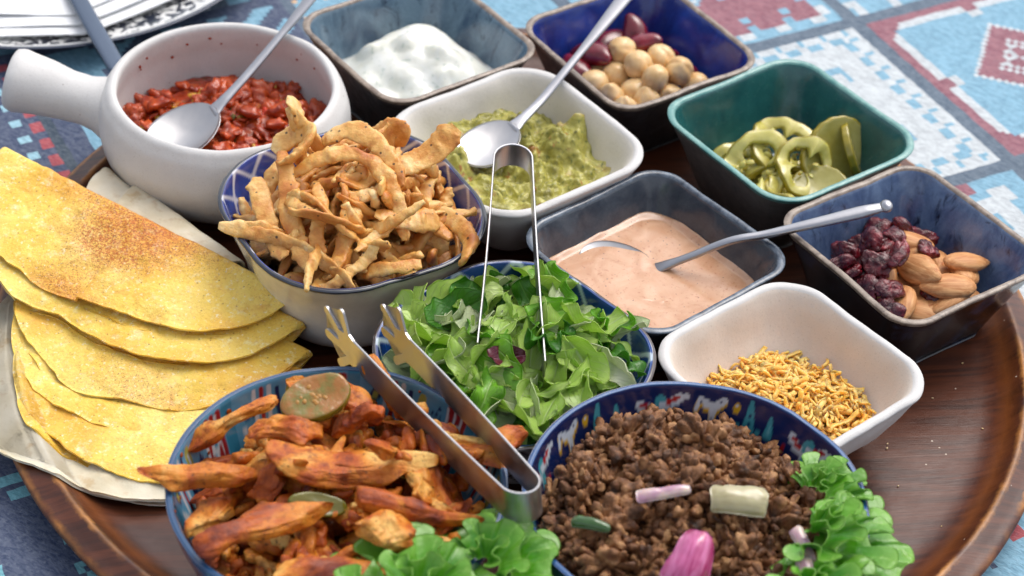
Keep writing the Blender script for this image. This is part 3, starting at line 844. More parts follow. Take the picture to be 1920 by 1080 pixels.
class Pile:
    """a height field of what already lies in the bowl; pieces are set down on it one after another"""
    def __init__(s, c, rot, zr, half, inner, rmin, power=2.0, res=0.15):
        s.c = np.array(c, float); s.res = res; s.n = int(2 * (half + 2.5) / res); s.o = -(half + 2.5); s.zr = zr
        g = s.o + (np.arange(s.n) + .5) * res; X, Y = np.meshgrid(g, g, indexing='ij'); s.X, s.Y = X, Y
        cr, sr = math.cos(rad(rot)), math.sin(rad(rot)); x = cr * X + sr * Y; y = -sr * X + cr * Y
        D = (np.abs(x) ** power + np.abs(y) ** power) ** (1 / power); s.D = D
        zz = np.linspace(BZ + .47, zr, 60); aa = np.array([float(inner(z)) for z in zz])
        s.H = np.interp(D, aa, zz); s.H = np.where(D > aa[-1] + .3, np.where(D > aa[-1] + .5, -5, zr), s.H)
        s.H0 = s.H.copy(); s.inside = D < aa[-1] - .25; s.amax = aa[-1]
    def cells(s, P):
        i = np.clip(((P[:, 0] - s.o) / s.res).astype(int), 0, s.n - 1); j = np.clip(((P[:, 1] - s.o) / s.res).astype(int), 0, s.n - 1)
        return i, j
    def best(s, T, rng, k=40, margin=0.9):
        m = np.argwhere(s.inside & (s.D < s.amax * margin))
        pick = m[rng.integers(0, len(m), k)]
        gap = T[pick[:, 0], pick[:, 1]] - s.H[pick[:, 0], pick[:, 1]]
        b = pick[np.argmax(gap)]
        return s.X[b[0], b[1]], s.Y[b[0], b[1]], gap.max()
    def drop(s, S, x, y, q=0.85, zcap=None):
        """S: surface sample points of the turned piece; returns where it comes to rest. A piece that would lean through
        the bowl's wall slides towards the middle until the wall carries it"""
        for k in range(14):
            P = S + np.array([x, y, 0]); i, j = s.cells(P)
            zq = np.quantile(s.H[i, j] - P[:, 2], q); zw = float((s.H0[i, j] - P[:, 2]).max()) - .14
            if zw < zq + .12: break
            x, y = x * .92, y * .92
        z = max(zq, zw)
        if zcap is not None and z > zcap: return None
        np.maximum.at(s.H, (i, j), P[:, 2] + z)
        return x, y, z
    def slope(s, T, x, y):
        i, j = s.cells(np.array([[x, y, 0]])); i, j = int(np.clip(i[0], 2, s.n - 3)), int(np.clip(j[0], 2, s.n - 3))
        return (T[i + 2, j] - T[i - 2, j]) / (4 * s.res), (T[i, j + 2] - T[i, j - 2]) / (4 * s.res)

def sample_surface(V, F, n, rng):
    F = np.asarray([f[:3] for f in F]) if not isinstance(F, np.ndarray) else F[:, :3]
    f = F[rng.integers(0, len(F), n)]; a = rng.random((n, 2)); a[a.sum(1) > 1] = 1 - a[a.sum(1) > 1]
    return V[f[:, 0]] + (V[f[:, 1]] - V[f[:, 0]]) * a[:, :1] + (V[f[:, 2]] - V[f[:, 0]]) * a[:, 1:]

class Kind:
    """a few mesh variants of one food piece"""
    def __init__(s, name, builds, mats, seed=1, n=260):
        rng = np.random.default_rng(seed); s.name = name; s.me = []; s.S = []
        for V, F, *rest in builds:
            uv = rest[0] if rest else None
            s.me.append(new_mesh(name, V, F, [m.m if isinstance(m, Mat) else m for m in mats], uv=uv))
            s.S.append(sample_surface(np.asarray(V), F, n, rng))

def tilt(gx, gy, amount=1.0):
    """rotation that lays a flat piece on a slope"""
    n = Vector((-gx * amount, -gy * amount, 1)).normalized()
    return np.array(Vector((0, 0, 1)).rotation_difference(n).to_matrix())

def scatter(pile, T, kind, count, rng, label, cat, group, q=0.85, margin=0.9, jit=0.25, smin=0.85, smax=1.15, roll=PI, minz=None, fit=30, stuff=None, cap=1.7):
    objs = []
    for k in range(count):
        x, y, gap = pile.best(T, rng, fit, margin)
        if gap < -0.2 and stuff is None: continue
        v = rng.integers(0, len(kind.me)); sc = rng.uniform(smin, smax)
        gx, gy = pile.slope(T, x, y)
        M = tilt(gx, gy) @ rotm(rng.normal(0, jit), rng.normal(0, jit), rng.uniform(-PI, PI)) @ rotm(rng.uniform(-roll, roll), 0, 0) if roll else tilt(gx, gy) @ rotm(rng.normal(0, jit), rng.normal(0, jit), rng.uniform(-PI, PI))
        M = M * sc
        S = kind.S[v] @ M.T
        ii, jj = pile.cells(np.array([[x, y, 0]])); got = pile.drop(S, x, y, q, float(T[ii[0], jj[0]]) + cap)
        if got is None: continue
        x, y, z = got
        if stuff is not None:
            stuff.append((v, M, (pile.c[0] + x, pile.c[1] + y, z))); continue
        o = link(kind.name, kind.me[v], loc=(pile.c[0] + x, pile.c[1] + y, z), mat3=M)
        tag(o, label, cat, group); objs.append(o)
        PLACED.setdefault((label, group), []).append((o, x / pile.amax, y / pile.amax, z, M[:, 0]))
    return objs

def union_of_balls(rng, n, spread, r0, r1, sub=4, rough=0.04, stretch=(1, 1, 1), fine=3.0):
    """one closed lumpy mesh: the outline of n merged balls seen from the middle"""
    D, F = ico(sub)
    C = rng.normal(0, 1, (n, 3)); C *= (spread * rng.random((n, 1)) ** .4) / np.linalg.norm(C, axis=1, keepdims=True); R = rng.uniform(r0, r1, n)
    C[0] = 0
    best = np.full(len(D), r0 * .6)
    for c, r in zip(C, R):
        b = D @ c; disc = r * r - (c @ c - b * b); ok = disc > 0
        best = np.maximum(best, np.where(ok, b + np.sqrt(np.maximum(disc, 0)), 0))
    V = D * best[:, None] * np.asarray(stretch)
    s = rng.integers(0, 999)
    V = V + D * (rough * fbm(V * fine + s, int(s), 3))[:, None]
    return V, F

def fill_surface(c, rot, inner, z0, hfun, rfrac=0.32, n=160, m=60, ze=None, ab=1.0):
    """a body of soft food: top surface reaching the bowl wall at every angle, closed below"""
    th_n = n; rows = []
    for i in range(m):
        t = 1 - (1 - i / (m - 1)) ** 1.15 if False else i / (m - 1)
        zed = z0 if ze is None else None
        rows.append(t)
    base = rsq(1, 1, rfrac, n) if rfrac < 0.99 else np.stack([np.cos(np.linspace(0, 2 * PI, n, endpoint=False)), np.sin(np.linspace(0, 2 * PI, n, endpoint=False))], -1)
    cr, sr = math.cos(rad(rot)), math.sin(rad(rot)); base = base @ np.array([[cr, sr], [-sr, cr]])
    A = float(inner(z0)); P = np.zeros((m, n, 3))
    for i, t in enumerate(rows):
        xy = base * A * t; P[i, :, :2] = xy; P[i, :, 2] = hfun(xy[:, 0], xy[:, 1], t)
    # pull the outer ring to the wall at its own height
    zt = P[-1, :, 2]; w = np.array([float(inner(z)) for z in zt]) / A
    f = np.interp(rows, [0, .7, 1], [0, .15, 1])[:, None]
    sc = 1 + (w[None] * 1.012 - 1) * f
    P[..., :2] *= sc[..., None]
    ring = P[-1].copy(); ring[:, 2] -= 0.6; ring[:, :2] *= 0.97
    P = np.concatenate([P, ring[None]])
    V = P.reshape(-1, 3); F = grid_faces(m + 1, n, closed_m=True)
    return V, F
# ================================================================== SOFT FOODS IN THE BACK BOWLS
def ss(a, b, x):
    t = np.clip((x - a) / (b - a), 0, 1); return t * t * (3 - 2 * t)

# ---- yogurt dip
def build_yogurt():
    m = Mat('yogurt', rough=0.22, spec=0.5, sss=0.5, sss_r=(1, .9, .7), sss_s=0.4)
    co = m.coord(); c = m.mix(m.step(m.noise(co, 0.9, 3), .35, .7), (0.70, 0.70, 0.61), (0.84, 0.84, 0.79))
    c = m.mix(m.math('MULTIPLY', m.step(m.noise(co, 3.2, 3), .60, .68), .5), c, (0.36, 0.44, 0.36))
    m.color(c); m.bump(m.noise(co, 1.6, 2), 0.04, 0.4)
    rng = np.random.default_rng(5); L = [(rng.uniform(-2.8, 2.8), rng.uniform(-3.2, 1.0), rng.uniform(.5, .8), rng.uniform(.12, .26)) for _ in range(16)]
    def h(x, y, t):
        P = np.stack([x, y, x * 0], -1)
        z = 3.15 + 1.15 * np.exp(-((x - .1) ** 4 / 90 + (y - 1.2) ** 4 / 50)) + .25 * np.exp(-((x + .2) ** 2 + (y - 2.2) ** 2) / 3)
        z += .20 * fbm(P * .6, 3, 2)
        for a, b, r, k in L: z = np.maximum(z, z + k * ss(r * 1.5, r * .2, np.hypot(x - a, (y - b) * 1.2)))
        back = ss(.55, 1.0, t) * ss(0, 3.4, y); z -= .9 * back
        return np.maximum(z, 1.7)
    V, F = fill_surface((-6.44, 16.59), 39.6, lambda z: inner_dark(z, 5.5), 3.6, h, n=200, m=80)
    o = link('yogurt_dip', new_mesh('yogurt_dip', V, F, [m.m]), loc=(-6.44, 16.59, 0))
    tag(o, 'thick white yogurt dip with herb flecks and cucumber lumps heaped in the grey-blue bowl', 'dip')
build_yogurt()

# ---- guacamole
def build_guac():
    m = Mat('guacamole', rough=0.28, spec=0.5, sss=0.25, sss_r=(.6, .6, .2), sss_s=0.3)
    co = m.coord(); n1 = m.noise(co, 0.8, 4, .6, .5); n2 = m.noise(co, 3.5, 4, .65)
    c = m.ramp(n1, [(.28, srgb(104, 98, 34)), (.42, srgb(152, 146, 62)), (.58, srgb(188, 182, 98)), (.75, srgb(160, 124, 72))])
    c = m.mix(m.math('MULTIPLY', m.step(n2, .56, .66), .75), c, srgb(62, 84, 34))
    c = m.mix(m.math('MULTIPLY', m.step(m.noise(m.coord(scale=(1.3, .8, 1)), 1.6, 2), .64, .7), .8), c, srgb(158, 96, 50))
    m.color(c); m.bump(m.noise(co, 2.2, 4, .6), .14, .8); m.bump(n2, .05, .6)
    rng = np.random.default_rng(11); L = [(*rng.uniform(-3.6, 3.6, 2), rng.uniform(.2, .6), rng.uniform(.15, .6)) for _ in range(120)]
    def h(x, y, t):
        P = np.stack([x, y, x * 0], -1)
        z = 3.85 + .30 * fbm(P * .55, 31) + .16 * np.abs(fbm(P * 1.9, 32)) + .07 * fbm(P * 4, 33)
        for a, b, r, k in L: z = z + .62 * k * ss(r * 1.35, r * .55, np.hypot(x - a, y - b) + .12 * vnoise(P * 2.2, 3))
        z += .9 * np.exp(-((x - 2.3) ** 2 + (y - 1.9) ** 2) / 1.2)          # smeared up the right wall
        z -= .55 * np.exp(-((x + 1.2) ** 2 + (y - 1.0) ** 2) / 1.5)          # hollow under the spoon
        return z
    V, F = fill_surface((-.95, 8.15), 40.1, lambda z: inner_white(z, 5.7, 4.98), 4.1, h, rfrac=.42, n=240, m=100)
    o = link('guacamole', new_mesh('guacamole', V, F, [m.m]), loc=(-.95, 8.15, 0))
    tag(o, 'chunky yellow-green guacamole filling the white bowl in the middle', 'dip')
    return m
build_guac()

# ---- pink sauce
def build_sauce():
    m = Mat('pink_sauce', rough=0.2, spec=0.5, sss=0.35, sss_r=(1, .6, .4), sss_s=0.3, coat=.2)
    co = m.coord(); c = m.mix(m.step(m.noise(co, .6, 4, .6, 1.0), .35, .7), srgb(196, 146, 110), srgb(218, 176, 144))
    c = m.mix(m.math('MULTIPLY', m.step(m.noise(co, 7.0, 2), .62, .70), .45), c, srgb(160, 84, 50))
    c = m.mix(m.math('MULTIPLY', m.step(m.voro(co, 2.6), .10, .06), .85), c, (.04, .04, .05))
    m.color(c); m.bump(m.noise(co, 1.3, 3), .03, .4); m.bump(m.noise(co, 5, 2), .01, .4)
    def h(x, y, t):
        P = np.stack([x, y, x * 0], -1)
        z = 3.35 + .03 * fbm(P * .5, 41)
        r = np.hypot(x - .6, y + 1.5); z += .02 * np.sin(r * 4.2 + 1.2 * np.arctan2(y + 1.5, x - .6)) * np.exp(-r / 1.6)
        z -= .05 * np.exp(-((x + .05) ** 2 / .12 + (y - 1.6) ** 2 / 1.0))     # drag line behind the spoon
        z += .03 * np.exp(-((x + .4) ** 2 / .1 + (y - 1.7) ** 2 / .8))
        an = np.arctan2(y, x); return z + ss(.9, 1, t) * (.10 + .12 * fbm(np.stack([np.cos(an) * 2.4, np.sin(an) * 2.4, an * 0], -1), 5))
    V, F = fill_surface((5.73, 1.19), 43.5, lambda z: inner_dark(z, 5.2), 3.35, h, rfrac=.34, n=220, m=110)
    o = link('pink_sauce', new_mesh('pink_sauce', V, F, [m.m]), loc=(5.73, 1.19, 0))
    tag(o, 'smooth pale pink sauce with dark pepper flecks in the slate grey bowl', 'sauce')
build_sauce()

# ---- salsa
def build_salsa():
    m = Mat('salsa', rough=0.22, spec=0.5, sss=0.3, sss_r=(1, .3, .1), sss_s=0.4, coat=.25)
    co = m.coord(); n1 = m.noise(co, .9, 4, .6, .6)
    c = m.ramp(n1, [(.3, srgb(96, 28, 12)), (.46, srgb(156, 54, 22)), (.58, srgb(186, 86, 38)), (.72, srgb(170, 112, 44))])
    c = m.mix(m.math('MULTIPLY', m.step(m.noise(co, 4, 3), .6, .68), .7), c, srgb(76, 62, 20)); m.color(c)
    m.bump(m.noise(co, 2.5, 3), .08, .7)
    ch = []
    for nm, c1, c2 in (('tomato', srgb(144, 44, 16), srgb(202, 88, 38)), ('bright', srgb(190, 38, 18), srgb(212, 66, 32)), ('herb', srgb(60, 66, 20), srgb(118, 108, 40)), ('pepper', srgb(206, 140, 34), srgb(196, 166, 66))):
        k = Mat('salsa_' + nm, rough=0.26, spec=0.5, sss=0.3, sss_r=(1, .3, .1), sss_s=.3, coat=.2)
        k.color(k.mix(k.step(k.noise(k.coord(True), 1.6, 3), .35, .65), c1, c2)); k.bump(k.noise(k.coord(), 2.6, 4, .65), .12, .9); ch.append(k)
    c0 = (-15.27, 9.6)
    hb = lambda x, y: 3.3 + .5 * np.exp(-((x + 1.2) ** 2 + (y - 1.8) ** 2) / 5) + .25 * np.exp(-((x - 2.4) ** 2 + (y - 1.5) ** 2) / 5)
    def h(x, y, t):
        P = np.stack([x, y, x * 0], -1)
        return hb(x, y) + .16 * fbm(P * .9, 51) + .05 * fbm(P * 3, 52) - .1 * ss(.85, 1, t)
    V, F = fill_surface(c0, 0, lambda z: inner_pot(z), 3.5, h, rfrac=1.0, n=200, m=80)
    root = link('tomato_salsa', new_mesh('tomato_salsa', V, F, [m.m]), loc=(*c0, 0))
    tag(root, 'glossy red chunky tomato salsa with onion and herbs in the handled pot', 'salsa')
    rng = np.random.default_rng(15)
    vs = []
    for k in range(8):
        V, F = union_of_balls(rng, 8, .5, .14, .36, 4, .26, (1.25, 1.0, .5), 3.2); vs.append((V, F))
    me = [[new_mesh('chunk', V, F, [mm.m]) for V, F in vs] for mm in ch]
    for k in range(190):
        r = 4.9 * math.sqrt(rng.random()); a = rng.random() * 2 * PI; x, y = r * math.cos(a), r * math.sin(a)
        if math.hypot(x + 2.1, y + .9) < 1.5: continue
        t = 0 if rng.random() < .6 else rng.integers(1, 4)
        if x < -3.2 and y < 1 and rng.random() < .5: t = 3
        s = rng.uniform(.7, 1.5) if t == 0 else rng.uniform(.4, .75)
        o = link(['tomato_chunk', 'red_pepper_chunk', 'herb_leaf', 'onion_chunk'][t], me[t][rng.integers(8)], root, (x, y, float(hb(x, y)) - .16 + .2 * rng.random()), mat3=rotm(rng.random() * .8, rng.random() * .8, rng.random() * 6) * s * np.array([1, 1, 1 if t != 2 else .5]))
build_salsa()

# ================================================================== BEANS, PICKLES, NUTS, CHEESE
def build_chickpeas():
    rng = np.random.default_rng(3)
    cp = Mat('chickpea_skin', rough=0.32, spec=0.5, sss=0.35, sss_r=(1, .7, .4), sss_s=.3)
    co = cp.coord(True); c = cp.mix(cp.step(cp.noise(co, 1.5, 3), .3, .7), srgb(214, 172, 112), srgb(236, 206, 156)); cp.color(c); cp.bump(cp.noise(co, 6, 3), .02, .5)
    kb = Mat('kidney_bean_skin', rough=0.2, spec=0.6, coat=.3, sss=.1, sss_r=(1, .2, .2))
    co = kb.coord(True); kb.color(kb.mix(kb.step(kb.noise(co, 1.5, 4), .35, .7), srgb(84, 12, 24), srgb(134, 30, 46))); kb.bump(kb.noise(co, 8, 3), .01, .5)
    def pea(s):
        V, F = ico(4); V = V.copy()
        V *= np.array([.62, .58, .56])
        V += np.array([1, 0, 0]) * (.16 * np.exp(-((V[:, 1] ** 2 + V[:, 2] ** 2) / .03)) * (V[:, 0] > 0))[:, None]
        V *= (1 - .10 * np.exp(-(V[:, 1] / .1) ** 2) * (V[:, 0] > -.2))[:, None]
        V *= (1 + .05 * fbm(V * 2.4 + s * 5, s))[:, None]
        return V, F
    def bean(s):
        V, F = ico(4); V = V.copy() * np.array([1.05, .55, .48])
        V[:, 1] += .28 * (V[:, 0] / 1.05) ** 2 - .1; V[:, 1] += .1 * np.exp(-(V[:, 0] / .35) ** 2) * (V[:, 1] > .1)
        V *= (1 + .03 * fbm(V * 2 + s, s))[:, None]
        return V, F
    P = Kind('chickpea', [pea(s) for s in range(6)], [cp]); B = Kind('kidney_bean', [bean(s) for s in range(4)], [kb])
    c = (4.92, 17.65); cr, sr = math.cos(rad(36.9)), math.sin(rad(36.9))
    def heap(K, pts, label, cat, group, s0, s1, flat):
        for x, y, z in pts:
            M = rotm(rng.normal(0, .3 if flat else 2), rng.normal(0, .3 if flat else 2), rng.uniform(-PI, PI)) * rng.uniform(s0, s1)
            o = link(K.name, K.me[rng.integers(len(K.me))], loc=(c[0] + x, c[1] + y, z), mat3=M); tag(o, label, cat, group)
            PLACED.setdefault((label, group), []).append((o, x / 4.2, y / 4.2, z, M[:, 0]))
    peas, beans = [], []
    for lay, (half, z, step) in enumerate(((2.5, 2.12, 1.42), (2.6, 3.1, 1.44), (2.0, 4.0, 1.45))):
        g = np.arange(-3, 4) * step + (.7 if lay % 2 else 0)
        for a in g:
            for b_ in g:
                u = a + rng.normal(0, .1); v = b_ + rng.normal(0, .1)
                if max(abs(u), abs(v)) > half: continue
                x, y = cr * u - sr * v, sr * u + cr * v
                back = y > 1.5 - .5 * x or x < -2.4
                if lay == 2 and (math.hypot(x - .5, y - .2) > 1.9): continue
                if lay == 1 and math.hypot(x - .1, y - .3) > 3.3: continue
                (beans if back else peas).append((x, y, z + rng.normal(0, .06)))
    heap(P, peas, 'p', 'chickpea', 'chickpeas in the blue bowl', 1.22, 1.38, False)
    heap(B, beans, 'b', 'kidney bean', 'kidney beans in the blue bowl', 1.1, 1.22, True)
    for x, y, z, r in ((-2.3, 1.2, 3.7, .5), (-1.3, 2.6, 3.6, .6), (-.2, 3.0, 3.9, .9), (.9, 1.9, 3.7, -.3)):
        heap(B, [(x, y, z)], 'b', 'kidney bean', 'kidney beans in the blue bowl', 1.15, 1.3, True)
build_chickpeas()

def build_pickles():
    rng = np.random.default_rng(8)
    fl = Mat('pickle_flesh', rough=0.18, spec=0.6, sss=.5, sss_r=(.8, .9, .3), sss_s=.5, coat=.4)
    co = fl.coord(True); fl.color(fl.mix(fl.step(fl.noise(co, 1.5, 3), .3, .7), srgb(186, 176, 78), srgb(216, 206, 126))); fl.bump(fl.noise(co, 4, 3), .03, .5)
    sk = Mat('pickle_skin', rough=0.22, spec=0.6, coat=.4); co = sk.coord(True); sk.color(sk.mix(sk.step(sk.noise(co, 1.5, 3), .3, .7), srgb(132, 122, 28), srgb(168, 148, 44)))
    sd = Mat('seed', rough=.3, sss=.3); sd.color(srgb(206, 196, 110))
    bf = Mat('pickle_flesh_pale', rough=.2, spec=.6, sss=.5, sss_r=(.8, .9, .4), sss_s=.5, coat=.4); co = bf.coord(True)
    bf.color(bf.mix(bf.step(bf.noise(co, .9, 3), .3, .7), srgb(158, 148, 66), srgb(184, 176, 104))); bf.bump(bf.noise(co, 3, 3), .03, .5)
    def ring(s):
        """a jalapeno ring: skin outside, flesh wall, ribs to a middle core"""
        n = 72; th = np.linspace(0, 2 * PI, n, endpoint=False); ro = 1.45 * (1 + .09 * np.sin(2 * th + s) + .05 * np.sin(3 * th + 2 * s) + .015 * np.sin(11 * th)); w = .52 + .07 * np.sin(3 * th + s)
        ri = ro - w; ribs = 3
        for k in range(ribs):
            d = np.angle(np.exp(1j * (th - 2 * PI * k / ribs - s))); ri = ri - (.55 * np.exp(-(d / .2) ** 2))
        ri = np.maximum(ri, .35); t = .17; bow = .24 * np.sin(th * 2 + s) + .08 * np.sin(5 * th + s)
        sec = [(ro - .03, -t), (ro, -t * .6), (ro, t * .6), (ro - .03, t), (ro - .08, t * 1.02), (ri + .06, t), (ri, t * .6), (ri, -t * .6), (ri + .06, -t), (ro - .08, -t * 1.02)]
        R = np.array([np.stack([r * np.cos(th), r * np.sin(th), z + bow], -1) for r, z in sec])
        V = R.reshape(-1, 3); F = grid_faces(len(sec), n, closed_n=True, closed_m=True); mi = np.repeat([1, 1, 1, 1, 0, 0, 0, 0, 0, 0], n)
        return V, F, mi
    def disk(s, R=1.7, t=.2):
        n = 64; th = np.linspace(0, 2 * PI, n, endpoint=False); ro = R * (1 + .03 * np.sin(2 * th + s) + .012 * np.sin(17 * th))
        sec = [(0.01, t * .8), (.5, t * .85), (.55, t * 1.0), (.9, t), (.93, t * 1.05), (.985, t * .95), (1, t * .6), (1, -t * .6), (.985, -t * .95), (.5, -t), (.01, -t)]
        R_ = np.array([np.stack([ro * k * np.cos(th), ro * k * np.sin(th), z + .1 * np.sin(th + s) * k ** 2], -1) for k, z in sec])
        V = R_.reshape(-1, 3); F = grid_faces(len(sec), n, closed_m=True); mi = np.repeat([0, 0, 0, 0, 1, 1, 1, 1, 0, 0], n)
        return V, F, mi
    rings = [new_mesh('jalapeno_ring', *ring(s)[:2], [fl.m, sk.m], mi=ring(s)[2]) for s in range(4)]
    disks = [new_mesh('pickle_slice', *disk(s)[:2], [bf.m, sk.m], mi=disk(s)[2]) for s in range(3)]
    SV, SF = ico(2); sme = new_mesh('seed', SV * np.array([.17, .12, .05]), SF, [sd.m])
    c = np.array([12.34, 11.14])
    def put(me, nm, x, y, z, rx, ry, rz, s, label, cat, group, seeds=0):
        o = link(nm, me, loc=(c[0] + x, c[1] + y, z), mat3=rotm(rx, ry, rz) * s); tag(o, label, cat, group)
        for k in range(seeds):
            a = rng.random() * 6.3; r = rng.uniform(.35, .8); link('seed', sme, o, (r * math.cos(a), r * math.sin(a), rng.uniform(-.05, .16)), mat3=rotm(rng.random(), rng.random(), rng.random() * 6))
    J = 'pickled jalapeno ring'
    base = [(-1.9, .1, 3.0), (-2.0, -1.6, 3.05), (.4, -1.9, 3.1), (1.0, 1.3, 3.0), (-1.9, .9, 3.05), (-1.9, -.9, 2.6), (-.5, -1.7, 2.5), (.3, .2, 2.4), (1.2, -1.3, 2.5), (-1.1, .7, 2.3), (-1.7, .4, 2.35), (.9, .9, 2.2), (0, -.6, 2.8), (1.8, -.3, 2.4), (-.2, -2.6, 2.8), (.9, -2.3, 3.0)]
    cq, sq = math.cos(rad(39.4)), math.sin(rad(39.4))
    for i, (x, y, z) in enumerate(base):
        u, v = cq * x + sq * y, -sq * x + cq * y; lim = float(inner_dark(z - .45, 5.5, 4.85)) - 1.6; u, v = np.clip(u, -lim, lim), np.clip(v, -lim, lim); x, y = cq * u - sq * v, sq * u + cq * v
        put(rings[i % 4], 'jalapeno_ring', x, y, z - .45, rng.normal(0, .22), rng.normal(0, .22), rng.random() * 6, rng.uniform(.95, 1.15), J + ' low in the teal bowl, ' + ['high at the far left', 'high at the left front', 'high at the front', 'high behind the middle', 'high at the back left', 'far left', 'front left', 'in the middle', 'front right', 'back left', 'left of the back one', 'behind the middle', 'under the curled one', 'by the big gherkin', 'nearest the front wall', 'right of the front one'][i], 'jalapeno slice', 'jalapeno rings in the teal bowl', 6)
    put(rings[0], 'jalapeno_ring', -1.3, -.75, 3.3, .42, -.15, .6, 1.34, 'large open jalapeno ring at the front left of the teal bowl, seeds in its middle', 'jalapeno slice', 'jalapeno rings in the teal bowl', 8)
    put(rings[1], 'jalapeno_ring', -.1, 1.2, 3.4, .55, .2, .3, 1.22, 'jalapeno ring standing tilted at the back of the teal bowl pile', 'jalapeno slice', 'jalapeno rings in the teal bowl', 6)
    put(rings[2], 'jalapeno_ring', .9, -.5, 3.55, .55, -.5, 1.2, 1.05, 'curled brownish jalapeno ring in the middle of the teal bowl', 'jalapeno slice', 'jalapeno rings in the teal bowl', 3)
    put(disks[0], 'pickle_slice', 2.75, 1.05, 3.5, .95, .25, .3, 1.05, 'big round dark-skinned gherkin slice leaning on the right wall of the teal bowl', 'pickle slice', 'gherkin slices in the teal bowl')
    put(disks[1], 'pickle_slice', 3.5, 1.5, 3.4, 1.05, .62, 1.3, .9, 'gherkin slice half hidden behind the big round one in the teal bowl', 'pickle slice', 'gherkin slices in the teal bowl')
    put(disks[2], 'pickle_slice', 2.0, .35, 3.15, .75, .45, .4, .8, 'small pale gherkin slice in front of the big round one in the teal bowl', 'pickle slice', 'gherkin slices in the teal bowl')
    put(disks[1], 'pickle_slice', 1.7, -1.5, 2.8, .2, -.2, .4, .9, 'gherkin slice lying flat at the front of the teal bowl', 'pickle slice', 'gherkin slices in the teal bowl')
build_pickles()

def build_nuts():
    rng = np.random.default_rng(21)
    al = Mat('almond_skin', rough=.5, spec=.35); co = al.coord(True, (1, 1, 1)); mp = al.node('Mapping'); mp.inputs['Scale'].default_value = (.5, 5, 5); al.L(co, mp.inputs['Vector'])
    g = al.noise(mp.outputs[0], 1.4, 3, .6, .4); al.color(al.mix(al.step(g, .3, .7), srgb(176, 108, 58), srgb(226, 172, 116))); al.bump(g, .04, .7)
    cr = Mat('cranberry_skin', rough=.2, spec=.6, coat=.4); co = cr.coord(True)
    cr.color(cr.ramp(cr.noise(co, 1.6, 4), [(.3, srgb(48, 6, 12)), (.52, srgb(98, 12, 24)), (.72, srgb(150, 28, 40))])); cr.bump(cr.noise(co, 3.0, 4, .6, 1.2), .2, 1.0)
    def almond(s):
        V, F = ico(4); V = V.copy(); t = V[:, 0]
        w = (1 - .45 * np.clip(t, 0, 1) ** 1.5); V = V * np.array([1.25, .72, .42]); V[:, 1] *= w; V[:, 2] *= w ** .7
        V[:, 0] += .12 * np.clip(t, .6, 1) ; return V * (1 + .03 * fbm(V * 1.5 + s, s))[:, None], F
    def berry(s):
        V, F = ico(4); V = V.copy() * np.array([.74, .56, .34]); n = V / np.linalg.norm(V, axis=1)[:, None]
        rid = np.abs(fbm(V * np.array([1.2, 2.6, 2.6]) + s * 3.3, s, 2)); V -= n * (.15 * (1 - rid * 2.2).clip(0, 1) ** 1.5)[:, None]
        V += n * (.12 * fbm(V * 2.2 + 9 + s, s + 5))[:, None]; V[:, 2] += .22 * (V[:, 0] ** 2 * 1.2 - .15) * (1 if s % 2 else -1)
        return V, F
    A = Kind('almond', [almond(s) for s in range(5)], [al]); B = Kind('dried_cranberry', [berry(s) for s in range(9)], [cr])
    pile = Pile((17.63, 2.87), 37.6, 5.5, 4.7, lambda z: inner_dark(z, 5.5), 0, 4.5)
    T = 2.0 + .7 * np.exp(-((pile.X - 1.8) ** 2 + (pile.Y - .2) ** 2) / 5)
    scatter(pile, T, A, 22, rng, 'brown whole almond with ridged skin among the dried cranberries', 'almond', 'almonds in the mottled blue bowl', q=.9, margin=.7, jit=.2, roll=.4, smin=1, smax=1.12)
    T2 = 2.2 + 1.0 * np.exp(-((pile.X + .5) ** 2 / 2.4 + (pile.Y - 1.3) ** 2 / 6.0)) + .5 * np.exp(-((pile.X + 2.2) ** 2 + (pile.Y + .6) ** 2) / 2) - 2.5 * (pile.X > .7 + .45 * pile.Y)
    scatter(pile, T2, B, 40, rng, 'wrinkled glossy dark red dried cranberry in the mottled blue bowl', 'dried cranberry', 'dried cranberries in the mottled blue bowl', q=.88, margin=.8, jit=.5, smin=.9, smax=1.3)
    for x, y, z, rz, s, lb in ((2.1, -1.1, 2.75, .5, 1.25, 'almond with a chipped pale tip at the right of the mottled blue bowl'), (.6, -1.9, 2.8, -.3, 1.2, 'large almond at the front of the mottled blue bowl'), (.9, -.2, 2.8, .2, 1.2, 'almond just behind the lone cranberry'), (1.3, -1.9, 2.9, .5, 1.1, 'almond pressed against the front right wall of the mottled blue bowl')):
        tag(link('almond', A.me[0], loc=(17.63 + x, 2.87 + y, z), mat3=rotm(.15, -.1, rz) * s), lb, 'almond', 'almonds in the mottled blue bowl')
    tag(link('dried_cranberry', B.me[2], loc=(17.63 + 1.35, 2.87 - 1.25, 3.3), mat3=rotm(.2, .2, -.5) * 1.05), 'lone smooth cranberry lying on top of the almonds', 'dried cranberry', 'dried cranberries in the mottled blue bowl')
build_nuts()

